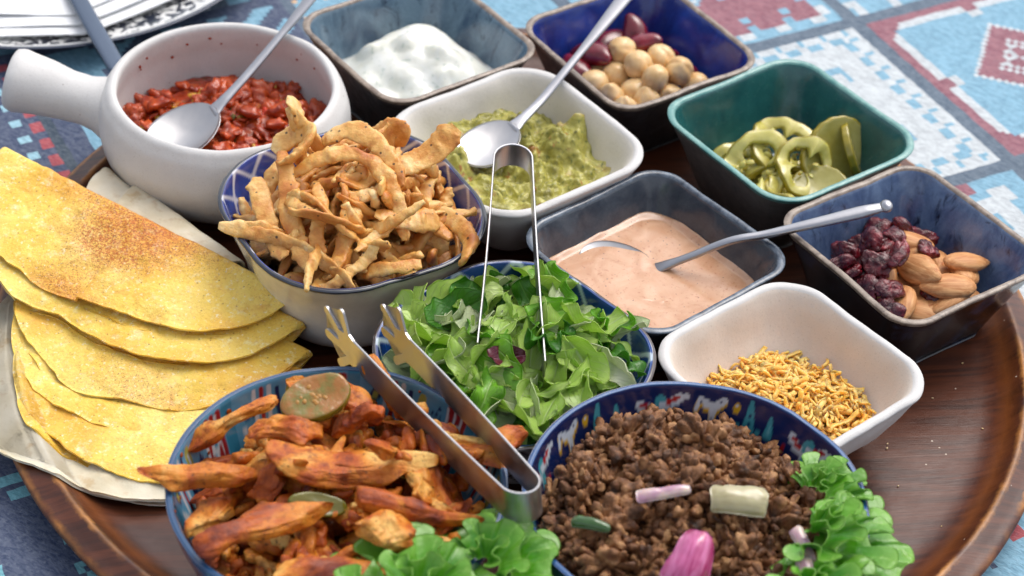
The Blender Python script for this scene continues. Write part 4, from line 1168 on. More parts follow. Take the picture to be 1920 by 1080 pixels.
def build_cheese():
    rng = np.random.default_rng(31)
    ch = Mat('cheddar', rough=.4, spec=.4, sss=.6, sss_r=(1, .6, .3), sss_s=.5); co = ch.coord(True)
    c = ch.mix(ch.step(ch.noise(co, 1.0, 2), .3, .7), srgb(255, 178, 78), srgb(255, 208, 124)); ch.color(c)
    def shred(s):
        r = np.random.default_rng(s); L = r.uniform(.45, 1.0); t = np.linspace(-.5, .5, 6); k = r.uniform(-.2, .2)
        path = np.stack([t * L, k * .25 * (t * 2) ** 2 * L * .5, .08 * np.sin(t * 5 + s)], -1)
        Pp, Tt_, Nn, Bb = frames(path); w_ = r.uniform(.055, .10); h_ = r.uniform(.028, .05); tw = np.linspace(0, r.uniform(-.9, .9), 6)[:, None]
        N2, B2 = np.cos(tw) * Nn + np.sin(tw) * Bb, -np.sin(tw) * Nn + np.cos(tw) * Bb
        R = np.stack([Pp + B2 * w_ * a_ + N2 * h_ * b_ for a_, b_ in ((1, -1), (1, 0), (1, 1), (-1, 1), (-1, 0), (-1, -1))], 1)
        return loft(R)
    builds = [shred(s) for s in range(10)]; tri = []
    for V, F in builds:
        q = np.array([f for f in F if len(f) == 4]); caps = [f for f in F if len(f) != 4]
        q2 = np.array([[c_[0], c_[1], c_[2], c_[5]] for c_ in caps] + [[c_[5], c_[2], c_[3], c_[4]] for c_ in caps]); tri.append((V, np.concatenate([q, q2])))
    K = Kind('cheese_shred', tri, [ch], n=70)
    c = (11.58, -6.17); pile = Pile(c, 42, 5.2, 4.7, lambda z: inner_white(z, 5.2), 0, 4.0, res=.12)
    def tgt(X, Y): return 1.55 + 1.25 * np.exp(-((X + .15) ** 2 / 7.5 + (Y + .2) ** 2 / 5.5)) + .2 * fbm(np.stack([X, Y, X * 0], -1) * .9, 3)
    T = tgt(pile.X, pile.Y)
    # solid heap underneath, then loose shreds over it
    n = 120; th = np.linspace(0, 2 * PI, n, endpoint=False); rr = np.linspace(0.01, 1, 40)
    base = rsq(1, 1, .5, n) @ np.array([[math.cos(rad(42)), math.sin(rad(42))], [-math.sin(rad(42)), math.cos(rad(42))]])
    P = np.array([[*(base[j] * r * 2.5), 0] for r in rr for j in range(n)]); P[:, 2] = tgt(P[:, 0], P[:, 1]) - .03 + .05 * fbm(P * 3, 4); P[:, 2] = np.maximum(P[:, 2], 1.6)
    i, j = pile.cells(P); np.maximum.at(pile.H, (i, j), P[:, 2])
    st = []
    scatter(pile, T, K, 1900, rng, '', '', '', cap=9, q=.55, margin=.8, jit=.45, roll=0, stuff=st, fit=12, smin=.8, smax=1.2)
    geo = [(P, grid_faces(40, n, closed_m=True))]
    for v, M, L in st: geo.append((tri[v][0] @ M.T + np.array(L) - [c[0], c[1], 0], tri[v][1]))
    V, F = join(geo); o = link('shredded_cheese', new_mesh('shredded_cheese', V, F, [ch.m], smooth=False), loc=(*c, 0))
    tag(o, 'heap of finely shredded orange cheese in the white bowl at the right', 'cheese', kind='stuff')
    scatter(pile, T + .3, K, 295, rng, 'short thin shred of orange cheese on top of the heap in the white bowl', 'cheese shred', 'loose shreds on the cheese heap', q=.8, margin=.82, jit=.5, roll=0, fit=10, smin=.9, smax=1.3)
    for me in K.me: me.polygons.foreach_set('use_smooth', np.zeros(len(me.polygons), bool))
build_cheese()
# ================================================================== FRIED ONION STRIPS
def batter_material():
    m = Mat('fried_batter', rough=.42, spec=.45, sss=.25, sss_r=(1, .6, .25), sss_s=.3, coat=.12); co = m.coord(True)
    n = m.noise(co, .55, 4, .6, .4)
    c = m.ramp(n, [(.30, srgb(176, 98, 36)), (.42, srgb(210, 144, 66)), (.53, srgb(230, 180, 102)), (.68, srgb(240, 210, 150))])
    c = m.mix(m.math('MULTIPLY', m.step(m.noise(co, 2.2, 4, .65), .54, .68), .5), c, srgb(196, 112, 56))
    c = m.mix(m.math('MULTIPLY', m.step(m.voro(co, 1.9), .14, .10), .85), c, srgb(48, 36, 24))
    m.color(c); m.bump(m.noise(co, 3.0, 4, .65), .09, .8); m.bump(m.noise(co, 10, 2), .02, .6)
    return m
def onion_strip(path, w, h, seed, n=64, k=18, twist=1.0, rough=.075):
    r = np.random.default_rng(seed); t = np.linspace(0, 1, n)
    P = bez(path, n); L = np.linalg.norm(np.diff(P, axis=0), axis=1).sum()
    ww = w * (1 + .22 * vnoise(np.stack([t * L * .8, t * 0 + seed, t * 0], -1), seed)) * np.minimum(1, .55 + 4 * np.minimum(t, 1 - t)); hh = h * (1 + .3 * vnoise(np.stack([t * L * 1.1, t * 0 + seed, t * 0 + 5], -1), seed + 1)) * np.minimum(1, .5 + 5 * np.minimum(t, 1 - t))
    R = sweep(P, ww, hh, k, twist=np.linspace(0, twist, n), power=2.6)
    V, F = loft(R); c = np.repeat(P, k, 0); d = V - c; d /= np.linalg.norm(d, axis=1)[:, None] + 1e-6
    V = V + d * (rough * fbm(V * 1.9 + seed, seed, 3) + rough * 1.5 * np.maximum(0, fbm(V * 3.6 + 7, seed + 2, 2)) ** 1.3)[:, None]
    q = np.array([f for f in F if len(f) == 4]); a, b = [f for f in F if len(f) != 4]
    tri = [[p[0], p[i], p[i + 1], p[i + 2]] for p in (a, b) for i in range(1, k - 2, 2)]
    return V, np.concatenate([q, np.array(tri)])
def build_onions():
    rng = np.random.default_rng(44); m = batter_material()
    builds = []
    for s in range(26):
        r = np.random.default_rng(900 + s); L = r.uniform(4.0, 7.6) if s % 6 else r.uniform(1.3, 2.2); arc = r.uniform(.6, 3.0); a = np.linspace(-arc / 2, arc / 2, 5); R0 = L / arc
        p = np.stack([R0 * np.sin(a), R0 * (np.cos(a) - math.cos(arc / 2)) - .3, .25 * r.normal(0, 1, 5)], -1)
        builds.append(onion_strip(p, r.uniform(.22, .38), r.uniform(.12, .17), s, twist=r.uniform(-1.6, 1.6)))
    K = Kind('fried_onion_strip', builds, [m], n=300)
    c = (-8.13, .91); pile = Pile(c, 32.5, 6.5, 5.6, lambda z: inner_squircle(z, 6.5, 5.58, 3.4), 0, 3.0)
    X, Y = pile.X, pile.Y
    T = 4.4 + 2.15 * np.exp(-((X - .3) ** 2 + (Y - .2) ** 2) / 13) + .3 * fbm(np.stack([X, Y, X * 0], -1) * .5, 2)
    lab = 'crisp golden fried onion strip in the black-rimmed patterned bowl'
    G = 'fried onion strips in the black-rimmed bowl'
    # dark filler low in the bowl is more of the same strips
    scatter(pile, T - .6, K, 90, rng, lab, 'onion strip', G, q=.66, margin=.74, jit=.35, roll=.7)
    scatter(pile, T, K, 130, rng, lab, 'onion strip', G, q=.66, margin=.76, jit=.5, roll=.9, fit=16)
    special = [
        ('fried onion strip sticking straight up at the back left of the heap', [(-2.6, 2.6, 6.6), (-2.75, 2.7, 7.6), (-2.7, 2.9, 8.6), (-3.0, 3.0, 9.6), (-3.35, 3.0, 9.9)], .5, .2),
        ('broad pale onion strip jutting out over the right rim of the heap', [(1.6, 1.0, 7.9), (2.6, 1.5, 8.1), (3.6, 2.0, 8.6), (4.4, 2.6, 9.4)], .62, .17),
        ('long fried onion strip arching across the front of the heap', [(-3.0, .2, 7.5), (-1.6, .6, 8.5), (0, .6, 8.9), (1.4, -.2, 8.6), (2.3, -1.6, 7.6), (2.6, -2.6, 6.8)], .38, .22),
        ('straight onion strip lying down the left front of the bowl', [(-4.4, .6, 7.2), (-3.9, -1.0, 6.8), (-3.2, -2.6, 6.3), (-2.6, -3.6, 6.1)], .40, .18),
        ('thick straight onion strip running down beside the left one', [(-3.4, 1.6, 8.0), (-3.0, .2, 7.8), (-2.6, -1.6, 7.0), (-1.8, -3.6, 6.3), (-1.5, -4.2, 6.1)], .40, .24),
        ('stubby upright onion strip near the front rim', [(.2, -1.2, 7.9), (.1, -2.4, 7.2), (-.1, -3.6, 6.6), (-.3, -4.4, 6.3)], .42, .26),
        ('curled onion strip looping at the top left of the heap', [(-3.8, 2.0, 7.6), (-3.0, 2.6, 8.3), (-2.2, 2.0, 8.7), (-2.6, 1.0, 8.4), (-3.4, .6, 8.0)], .45, .25),
        ('pale folded onion piece at the back of the heap', [(.6, 3.0, 7.2), (1.0, 3.3, 7.9), (1.6, 3.2, 8.4), (2.2, 2.8, 8.3)], .6, .18),
        ('bent onion strip arching over the middle of the heap', [(-1.6, 2.2, 8.2), (-.6, 2.4, 8.9), (.6, 1.8, 9.0), (1.6, .6, 8.7), (2.2, -.6, 8.2)], .42, .25),
        ('thin onion strip hanging at the left wall, pointing down', [(-1.6, -.4, 7.9), (-1.2, -1.6, 7.6), (-1.3, -2.8, 7.0), (-1.0, -3.9, 6.4)], .36, .2),
        ('short onion strip lying across the right front rim', [(1.2, -1.8, 7.6), (2.2, -1.9, 7.4), (3.2, -1.6, 7.2), (4.0, -1.2, 6.9)], .46, .24)]
    for i, (lb, p, w, h) in enumerate(special):
        V, F = onion_strip(p, w, h * .62, 60 + i, n=80, k=20, twist=.5)
        tag(link('fried_onion_strip', new_mesh('fried_onion_strip', V, F, [m.m]), loc=(*c, 0)), lb, 'onion strip', G)
build_onions()

# ================================================================== CHICKEN
def build_chicken():
    rng = np.random.default_rng(50)
    m = Mat('grilled_chicken', rough=.46, spec=.35, sss=.12, sss_r=(1, .6, .2), sss_s=.2, coat=.12); co = m.coord(True)
    n = m.noise(co, .42, 4, .62, .5)
    c = m.ramp(n, [(.33, srgb(112, 38, 8)), (.43, srgb(178, 82, 14)), (.54, srgb(212, 130, 38)), (.69, srgb(238, 190, 106))])
    c = m.mix(m.math('MULTIPLY', m.step(m.noise(co, 1.8, 4, .7), .54, .66), .65), c, srgb(120, 38, 12))
    c = m.mix(m.math('MULTIPLY', m.step(m.noise(co, 5, 3), .62, .70), .7), c, srgb(58, 26, 14))
    m.color(c); mp = m.node('Mapping'); mp.inputs['Scale'].default_value = (.5, 3.2, 3.2); m.L(co, mp.inputs['Vector'])
    m.bump(m.noise(mp.outputs[0], 1.0, 4, .65, .5), .13, .8); m.bump(m.noise(co, 4, 5, .7), .09, .9)
    def strip(s, L, W, Hh, sub=5):
        r = np.random.default_rng(s); V, F = ico(sub); V = V.copy(); e = .75
        V = np.sign(V) * np.abs(V) ** np.array([.62, .6, .55]); V *= np.array([L, W * 1.1, Hh * 1.15])
        for q in range(13):
            g = r.normal(0, 1, 3) * np.array([.22, 1, 1]); g /= np.linalg.norm(g); dd = V @ g; V = V - g * (np.maximum(0, dd - dd.max() * r.uniform(.55, .85)) * .88)[:, None]
        x = V[:, 0] / L
        V[:, 1] += .28 * W * np.sin(x * r.uniform(1.5, 3) + r.uniform(0, 6)) ; V[:, 2] += .9 * Hh * np.sin(x * r.uniform(1.2, 2.6) + r.uniform(0, 6)) * .8
        V[:, 1] *= 1 + .3 * vnoise(np.stack([x * 2.5, x * 0, x * 0 + s], -1), s); V[:, 1:] *= (1 - .25 * np.clip(np.abs(x + r.uniform(-.3, .3)) - .5, 0, 1))[:, None]
        d = V / (np.linalg.norm(V, axis=1)[:, None] + 1e-6); d[:, 0] *= .5
        V = V + d * (.26 * fbm(V * np.array([.7, 1.2, 1.2]) + s, s, 4, .55) + .16 * np.abs(fbm(V * np.array([.9, 3.4, 3.4]) + s, s + 1, 3)) - .05)[:, None]
        return V, F
    builds = [strip(s, rng.uniform(1.1, 2.5), rng.uniform(.34, .62), rng.uniform(.22, .36)) for s in range(18)]
    crumbs = [union_of_balls(rng, 6, .3, .15, .3, 3, .08, (1.3, .8, .7)) for s in range(6)]
    K = Kind('chicken_piece', builds, [m], n=320); Cb = Kind('chicken_crumb', crumbs, [m], n=80)
    c0 = (-6.72, -17.6); pile = Pile(c0, 0, 7.6, 6.6, lambda z: inner_round(z, 7.6, 6.55), 0, 2.0)
    X, Y = pile.X, pile.Y
    T = 6.5 + 1.75 * np.exp(-((X - .9) ** 2 + (Y + .3) ** 2) / 26) + .35 * fbm(np.stack([X, Y, X * 0], -1) * .45, 7)
    lab = 'spiced orange-brown grilled chicken strip in the round bowl at the front left'; G = 'grilled chicken pieces in the round bowl'
    scatter(pile, T - .7, K, 80, rng, lab, 'chicken piece', G, q=.8, margin=.84, jit=.25, roll=.5)
    scatter(pile, T, K, 110, rng, lab, 'chicken piece', G, q=.84, margin=.88, jit=.3, roll=.6, fit=22, smin=.75, smax=1.1)
    scatter(pile, T + .2, Cb, 150, rng, 'small torn shred of spiced chicken lying on the larger pieces', 'chicken shred', 'small chicken shreds in the round bowl', q=.7, margin=.9, jit=.5, roll=2, fit=6, smin=.6, smax=1.5)
    sp = [('largest chicken slice, pale on top, lying across the middle of the bowl', 0, 3.3, 1.0, .5, (.55, .5, 8.75), (-.15, .1, .10)),
          ('chunky chicken piece at the back of the bowl under the tong tips', 1, 2.1, .65, .42, (-.9, 4.5, 8.3), (-.1, .1, -.55)),
          ('long chicken strip pointing over the left rim near the top', 2, 2.2, .45, .32, (-4.6, 2.9, 7.9), (.1, -.15, .65)),
          ('thin chicken strip poking out over the left rim of the bowl', 3, 2.3, .45, .32, (-5.3, -.4, 8.2), (.1, .05, .18)),
          ('long curved chicken strip at the front of the bowl, pale beneath', 4, 2.8, .7, .4, (-2.4, -3.0, 8.5), (.2, -.1, .42)),
          ('chicken strip lying behind the tongs next to the salad bowl', 5, 1.6, .5, .4, (1.55, 5.2, 8.2), (.1, .2, -.95)),
          ('triangular chicken piece sticking out beyond the tongs on the right', 6, 1.2, .6, .3, (6.1, 2.7, 8.1), (.4, -.3, .5)),
          ('chicken strip in front of the tongs on the right of the bowl', 7, 2.2, .6, .45, (3.1, -1.6, 8.7), (.1, .1, .10)),
          ('dark red chicken lump right of the middle', 8, 1.3, .85, .6, (2.4, -2.7, 8.6), (.1, .1, 1.0)),
          ('broad chicken slice at the very front edge of the bowl', 9, 2.4, .7, .4, (.6, -4.8, 8.1), (.25, .1, .45)),
          ('chunk of chicken left of the big slice under the jalapeno', 10, 1.5, .7, .45, (-2.3, 1.7, 8.7), (.15, .1, .2)),
          ('small square chicken chunk between the jalapeno and the tongs', 11, .95, .7, .45, (.5, 2.9, 8.7), (.1, .1, -.1))]
    for lb, s, L, W, Hh, loc, e in sp:
        V, F = strip(200 + s, L, W, Hh)
        tag(link('chicken_piece', new_mesh('chicken_piece', V, F, [m.m]), loc=(c0[0] + loc[0], c0[1] + loc[1], loc[2] - .45), mat3=rotm(*e)), lb, 'chicken piece', G)
    # jalapeno slice on top
    jf = Mat('cooked_jalapeno_flesh', rough=.2, spec=.6, sss=.3, coat=.4, sss_s=.3); co = jf.coord(); jf.color(jf.mix(jf.step(jf.noise(co, 1.8, 3), .4, .62), srgb(122, 112, 42), srgb(160, 104, 40))); jf.bump(jf.noise(co, 2.5, 3), .08, .7)
    js = Mat('cooked_jalapeno_skin', rough=.22, spec=.6, coat=.5); js.color(js.mix(js.noise(js.coord(), 1.2, 3), srgb(84, 88, 16), srgb(128, 118, 30)))
    n = 72; th = np.linspace(0, 2 * PI, n, endpoint=False); rx, ry, t = 1.42, .92, .33
    sec = [(.02, t * .8), (.4, t * .82), (.75, t * .9), (.9, t), (.97, t * .9), (1, t * .5), (1, -t * .5), (.95, -t), (.4, -t * .9), (.02, -t * .9)]
    V = np.array([np.stack([rx * k * np.cos(th), ry * k * np.sin(th), z + .05 * np.sin(3 * th) * k], -1) for k, z in sec]).reshape(-1, 3)
    V += .03 * fbm(V * 2, 3)[:, None]
    o = link('jalapeno_slice', new_mesh('jalapeno_slice', V, grid_faces(len(sec), n, closed_m=True), [jf.m, js.m], mi=np.repeat([0, 0, 0, 0, 1, 1, 1, 0, 0], n)), loc=(c0[0] - 1.2, c0[1] + 3.05, 8.95), mat3=rotm(.35, -.2, .45))
    tag(o, 'thick olive green jalapeno slice lying on top of the chicken', 'jalapeno slice')
    SV, SF = ico(2); sm = Mat('cooked_seed', rough=.3); sm.color(srgb(170, 120, 52)); se = new_mesh('seed', SV * np.array([.12, .09, .05]), SF, [sm.m])
    for k in range(11): link('seed', se, o, (rng.normal(0, .35), rng.normal(0, .18), t * .76), mat3=rotm(0, 0, rng.random() * 6))
    for lb, x, y, z in (('olive jalapeno strip wedged behind the big chicken slice', 2.6, 1.0, 7.6), ('dark jalapeno strip under the front of the big chicken slice', -.6, -1.3, 7.6)):
        V2 = V * np.array([.8, .5, .6]); tag(link('jalapeno_slice', new_mesh('jalapeno_slice', V2, grid_faces(len(sec), n, closed_m=True), [js.m]), loc=(c0[0] + x, c0[1] + y, z), mat3=rotm(.5, .2, .1)), lb, 'jalapeno slice')
build_chicken()

# ================================================================== MINCED BEEF
def build_beef():
    rng = np.random.default_rng(60)
    m = Mat('minced_beef', rough=.48, spec=.4, sss=.04, sss_r=(1, .5, .3), sss_s=.2, coat=.06); co = m.coord(True)
    n = m.noise(co, .9, 4, .6)
    c = m.ramp(n, [(.30, srgb(38, 22, 12)), (.42, srgb(98, 62, 35)), (.53, srgb(146, 100, 62)), (.68, srgb(192, 146, 98))])
    c = m.mix(m.math('MULTIPLY', m.step(m.noise(co, 4, 3), .58, .68), .5), c, srgb(104, 44, 24))
    m.color(c); m.bump(m.noise(co, 3.2, 5, .7), .14, 1.0)
    builds = [union_of_balls(rng, rng.integers(14, 30), .62, .10, .27, 4, .15, (1.2, 1, .8), 6) for _ in range(22)]
    lite = [union_of_balls(rng, rng.integers(7, 14), .44, .10, .24, 3, .09, (1.1, 1, .85), 5) for _ in range(10)]
    K = Kind('beef_crumble', builds, [m], n=140); KL = Kind('beef_crumble_small', lite, [m], n=90)
    c0 = (7.05, -16.9); pile = Pile(c0, 0, 7.5, 6.7, lambda z: inner_round(z, 7.5, 6.72), 0, 2.0)
    X, Y = pile.X, pile.Y
    def tgt(X, Y): return 5.5 + 2.3 * np.exp(-((X + .3) ** 2 + (Y - .4) ** 2) / 17) + .45 * fbm(np.stack([X, Y, X * 0], -1) * .5, 9)
    T = tgt(X, Y)
    n_ = 160; rr = np.linspace(.01, 1, 50); th = np.linspace(0, 2 * PI, n_, endpoint=False)
    P = np.array([[6.1 * r * math.cos(t), 6.1 * r * math.sin(t), 0] for r in rr for t in th]); P[:, 2] = np.minimum(tgt(P[:, 0], P[:, 1]) - .75, 9) + .2 * fbm(P * 1.5, 4) - np.where(np.hypot(P[:, 0], P[:, 1]) > 5.9, .8, 0)
    i, j = pile.cells(P); np.maximum.at(pile.H, (i, j), P[:, 2])
    st = []; scatter(pile, T - .15, KL, 520, rng, '', '', '', cap=9, q=.6, margin=.9, jit=1.5, stuff=st, fit=14, smin=.55, smax=1.0)
    geo = [(P, np.concatenate([(g := grid_faces(50, n_, closed_m=True))[:, [0, 1, 2]], g[:, [0, 2, 3]]]))]
    for v, M, L in st: geo.append((lite[v][0] @ M.T + np.array(L) - [c0[0], c0[1], 0], lite[v][1]))
    V, F = join(geo); o = link('minced_beef', new_mesh('minced_beef', V, F, [m.m]), loc=(*c0, 0))
    tag(o, 'fine browned minced beef heaped in the round navy bowl', 'minced beef', kind='stuff')
    scatter(pile, T - .1, K, 330, rng, 'browned crumble of minced beef on top of the heap in the navy bowl', 'beef crumble', 'larger beef crumbles on the heap', q=.55, margin=.88, jit=1.2, fit=12, smin=.55, smax=1.2, cap=.75)
    KB = Kind('beef_clump', [union_of_balls(rng, 70, 1.05, .09, .27, 5, .10, (1.15, 1, .7), 6) for _ in range(9)], [m], n=160)
    scatter(pile, T + .1, KB, 34, rng, 'big knobbly clump of minced beef standing out of the heap in the navy bowl', 'beef clump', 'big beef clumps on the heap', q=.5, margin=.8, jit=1.2, fit=5, smin=.75, smax=1.15, cap=1.0)
    # onion pieces
    pk = Mat('red_onion', rough=.16, spec=.6, sss=.4, sss_r=(1, .4, .6), sss_s=.4, coat=.6); co = pk.coord(); mp = pk.node('Mapping'); mp.inputs['Scale'].default_value = (.35, 2.6, 1); pk.L(co, mp.inputs['Vector'])
    pk.color(pk.mix(pk.step(pk.noise(mp.outputs[0], 1.2, 3, .6, .4), .35, .68), srgb(160, 24, 92), srgb(214, 120, 170))); pk.bump(pk.noise(mp.outputs[0], 1.3, 3), .05, .6)
    wo_ = Mat('white_onion', rough=.2, spec=.5, sss=.8, sss_r=(.8, .9, .6), sss_s=.4, coat=.4); co = wo_.coord(); mp = wo_.node('Mapping'); mp.inputs['Scale'].default_value = (.4, 4, 1); wo_.L(co, mp.inputs['Vector'])
    wo_.color(wo_.mix(wo_.noise(mp.outputs[0], 1.2, 3), srgb(150, 138, 98), srgb(196, 188, 152)))
    pu = Mat('purple_onion_edge', rough=.2, sss=.4, sss_s=.3, coat=.4); pu.color(pu.mix(pu.step(pu.noise(pu.coord(), .9, 2), .4, .6), srgb(172, 132, 152), srgb(206, 186, 172)))
    gp = Mat('green_pepper', rough=.16, spec=.6, coat=.5); gp.color(gp.mix(gp.noise(gp.coord(), 1, 2), srgb(30, 66, 22), srgb(66, 104, 40)))
    def slab(L, W, t, bend, seed, taper=0.0, n=26, k=20):
        """a curved petal of onion: closed slab bent across its width"""
        u = np.linspace(-1, 1, n); v = np.linspace(-1, 1, k); U, Vv = np.meshgrid(u, v, indexing='ij')
        wx = W * (1 - taper * (U + 1) / 2); x = U * L; y = Vv * wx
        zc = -bend * Vv ** 2 - bend * .3 * U ** 2
        x = x * (1 + .04 * vnoise(np.stack([Vv * 2, U * 0, U * 0 + seed], -1), seed)); y = y * (1 + .05 * vnoise(np.stack([U * 2, U * 0, U * 0 + seed + 3], -1), seed))
        ed = 1 - .75 * np.maximum(np.abs(U), np.abs(Vv)) ** 6; x = x - .10 * L * np.abs(Vv) ** 4 * U; y = y - .10 * W * np.abs(U) ** 4 * Vv; zc = zc + .06 * fbm(np.stack([x * .9, y * .9, x * 0 + seed], -1), seed)
        top = np.stack([x, y, zc + t * ed], -1); bot = np.stack([x, y, zc - t * ed], -1)
        V = np.concatenate([top.reshape(-1, 3), bot.reshape(-1, 3)]); o = n * k; g = grid_faces(n, k)
        idx = np.arange(n * k).reshape(n, k); b = np.r_[idx[:, 0], idx[-1, 1:], idx[::-1, -1][1:], idx[0, ::-1][1:-1]]
        b2 = np.roll(b, -1); side = np.stack([b, b2, b2 + o, b + o], -1)
        V = V + .02 * fbm(V * 2 + seed, seed)[:, None]
        return V, np.concatenate([g[:, ::-1], g + o, side])
    def put(nm, me_, x, y, z, e, lb, cat):
        tag(link(nm, me_, loc=(c0[0] + x, c0[1] + y, z), mat3=rotm(*e)), lb, cat)
    put('red_onion_piece', new_mesh('red_onion_piece', *slab(1.1, 1.0, .18, .5, 1, .35), [pk.m]), -.3, -4.5, 8.95, (.35, -.5, 1.2), 'bright pink glossy red onion petal standing at the front of the minced beef', 'red onion')
    put('white_onion_piece', new_mesh('white_onion_piece', *slab(1.1, .6, .12, .22, 2), [wo_.m]), 1.5, -.9, 8.62, (.42, .04, .02), 'pale rectangular white onion piece in the middle of the minced beef', 'onion')
    put('onion_strip', new_mesh('onion_strip', *slab(1.05, .3, .1, .08, 3, .3), [pu.m]), -1.4, -.9, 8.62, (.35, -.1, .22), 'thin pale purple onion sliver left of the white onion in the beef', 'onion')
    put('onion_sliver', new_mesh('onion_sliver', *slab(.8, .3, .08, .1, 4, .4), [pu.m]), 3.9, -2.6, 8.2, (.3, .2, -1.1), 'translucent onion sliver near the lettuce at the right of the beef', 'onion')
    put('onion_sliver', new_mesh('onion_sliver', *slab(.7, .35, .08, .1, 5, .4), [pu.m]), 4.0, -3.9, 8.0, (.3, .2, -1.3), 'translucent onion sliver beside the lettuce, nearest the picture edge', 'onion')
    put('green_pepper_piece', new_mesh('green_pepper_piece', *slab(.75, .3, .12, .1, 6, .4), [gp.m]), -4.05, -2.35, 8.15, (.3, -.2, -.35), 'small shiny green pepper piece in the left of the minced beef', 'green pepper')
build_beef()
# ================================================================== LEAVES
def leaf_material(name, dark, light, rib, rough=.28, trans=.35):
    m = Mat(name, rough=rough, spec=.5, coat=.25)
    tc = m.node('TexCoord'); sp = m.node('SeparateXYZ'); m.L(tc.outputs['UV'], sp.inputs[0]); co = m.coord(True)
    u, v = sp.outputs[0], sp.outputs[1]
    au = m.math('ABSOLUTE', m.math('SUBTRACT', u, .5))
    wob = m.math('MULTIPLY', m.math('SUBTRACT', m.noise(co, .8, 3), .5), .5)
    # side veins run outward and forward from the midrib
    ph = m.math('ADD', m.math('SUBTRACT', m.math('MULTIPLY', v, 6.0), m.math('MULTIPLY', au, 7.0)), wob)
    fr = m.math('ABSOLUTE', m.math('SUBTRACT', m.math('FRACT', ph), .5))
    vein = m.step(fr, .07, .0); mid = m.step(au, .06, .015)
    net = m.step(m.voro(co, 1.6, 'DISTANCE_TO_EDGE'), .07, .0)
    vs = m.math('MAXIMUM', m.math('MAXIMUM', vein, mid), m.math('MULTIPLY', net, .25), clamp=True)
    n = m.noise(co, .6, 3)
    c = m.mix(m.step(n, .3, .7), dark, light)
    oi = m.rnd(); c = m.mix(m.math('MULTIPLY', oi, .35), c, m.mix(.5, c, light))
    c = m.mix(m.math('MULTIPLY', vs, .4), c, rib)
    m.color(c); m.bump(vs, .05, .7); m.bump(m.noise(co, 1.6, 3), .08, .7)
    tr = m.node('BsdfTranslucent'); m.L(m.mix(.4, c, light), tr.inputs['Color']); mx = m.node('MixShader'); mx.inputs[0].default_value = trans + .1
    m.L(m.b.outputs[0], mx.inputs[1]); m.L(tr.outputs[0], mx.inputs[2]); m.L(mx.outputs[0], m.out.inputs['Surface'])
    return m

def sheet(P, th=.035, uvs=None):
    """closed thin leaf from a grid of points (n, k, 3)"""
    n, k, _ = P.shape; du = np.gradient(P, axis=0); dv = np.gradient(P, axis=1); N = np.cross(du, dv); N /= np.linalg.norm(N, axis=-1, keepdims=True) + 1e-9
    A = (P + N * th / 2).reshape(-1, 3); B = (P - N * th / 2).reshape(-1, 3); o = n * k; g = grid_faces(n, k); idx = np.arange(n * k).reshape(n, k)
    b = np.r_[idx[:, 0], idx[-1, 1:], idx[::-1, -1][1:], idx[0, ::-1][1:-1]]; b2 = np.roll(b, -1); side = np.stack([b, b2, b2 + o, b + o], -1)
    F = np.concatenate([g[:, ::-1], g + o, side])
    U, Vv = np.meshgrid(np.linspace(0, 1, n), np.linspace(0, 1, k), indexing='ij'); uv = np.stack([Vv.ravel(), U.ravel()], -1)
    return np.concatenate([A, B]), F, np.concatenate([uv, uv])

def leaf_piece(s, L, W, bend, fold, ruff, ragged=.12, n=30, k=20, point=.5):
    r = np.random.default_rng(s); u = np.linspace(0, 1, n); v = np.linspace(-1, 1, k); U, Vv = np.meshgrid(u, v, indexing='ij')
    w = W * (np.sin(np.clip(U * .86 + .10, 0, 1) * PI) ** point) * (1 + ragged * vnoise(np.stack([U * 7, np.sign(Vv) * 3, U * 0 + s], -1), s) * (np.abs(Vv) > .5) * 2)
    x = Vv * w * (1 - .06 * np.cos(Vv * 2)); lx = L * (U - .5) * (1 + ragged * .5 * vnoise(np.stack([Vv * 3, U * 0, U * 0 + s], -1), s + 2))
    z0 = fold * np.abs(Vv) ** 1.3 * w * .9 + ruff * np.abs(Vv) ** 1.5 * np.sin(U * r.uniform(9, 15) + np.sign(Vv) * 1.3 + r.uniform(0, 6)) + .25 * ruff * fbm(np.stack([x * 1.2, lx * 1.2, x * 0], -1), s)
    # bend along the length round a circle
    a = bend * (U - .5) * 2; Rb = L / (2 * bend) if abs(bend) > .05 else 1e3
    cu = np.sin(a) * (Rb - z0) if abs(bend) > .05 else lx; cz = Rb - np.cos(a) * (Rb - z0) if abs(bend) > .05 else z0
    tw = r.uniform(-.8, .8) * (U - .5); X = x * np.cos(tw) - (cz) * np.sin(tw); Z = x * np.sin(tw) + cz * np.cos(tw)
    return sheet(np.stack([cu + 0 * lx, X, Z], -1), .04)

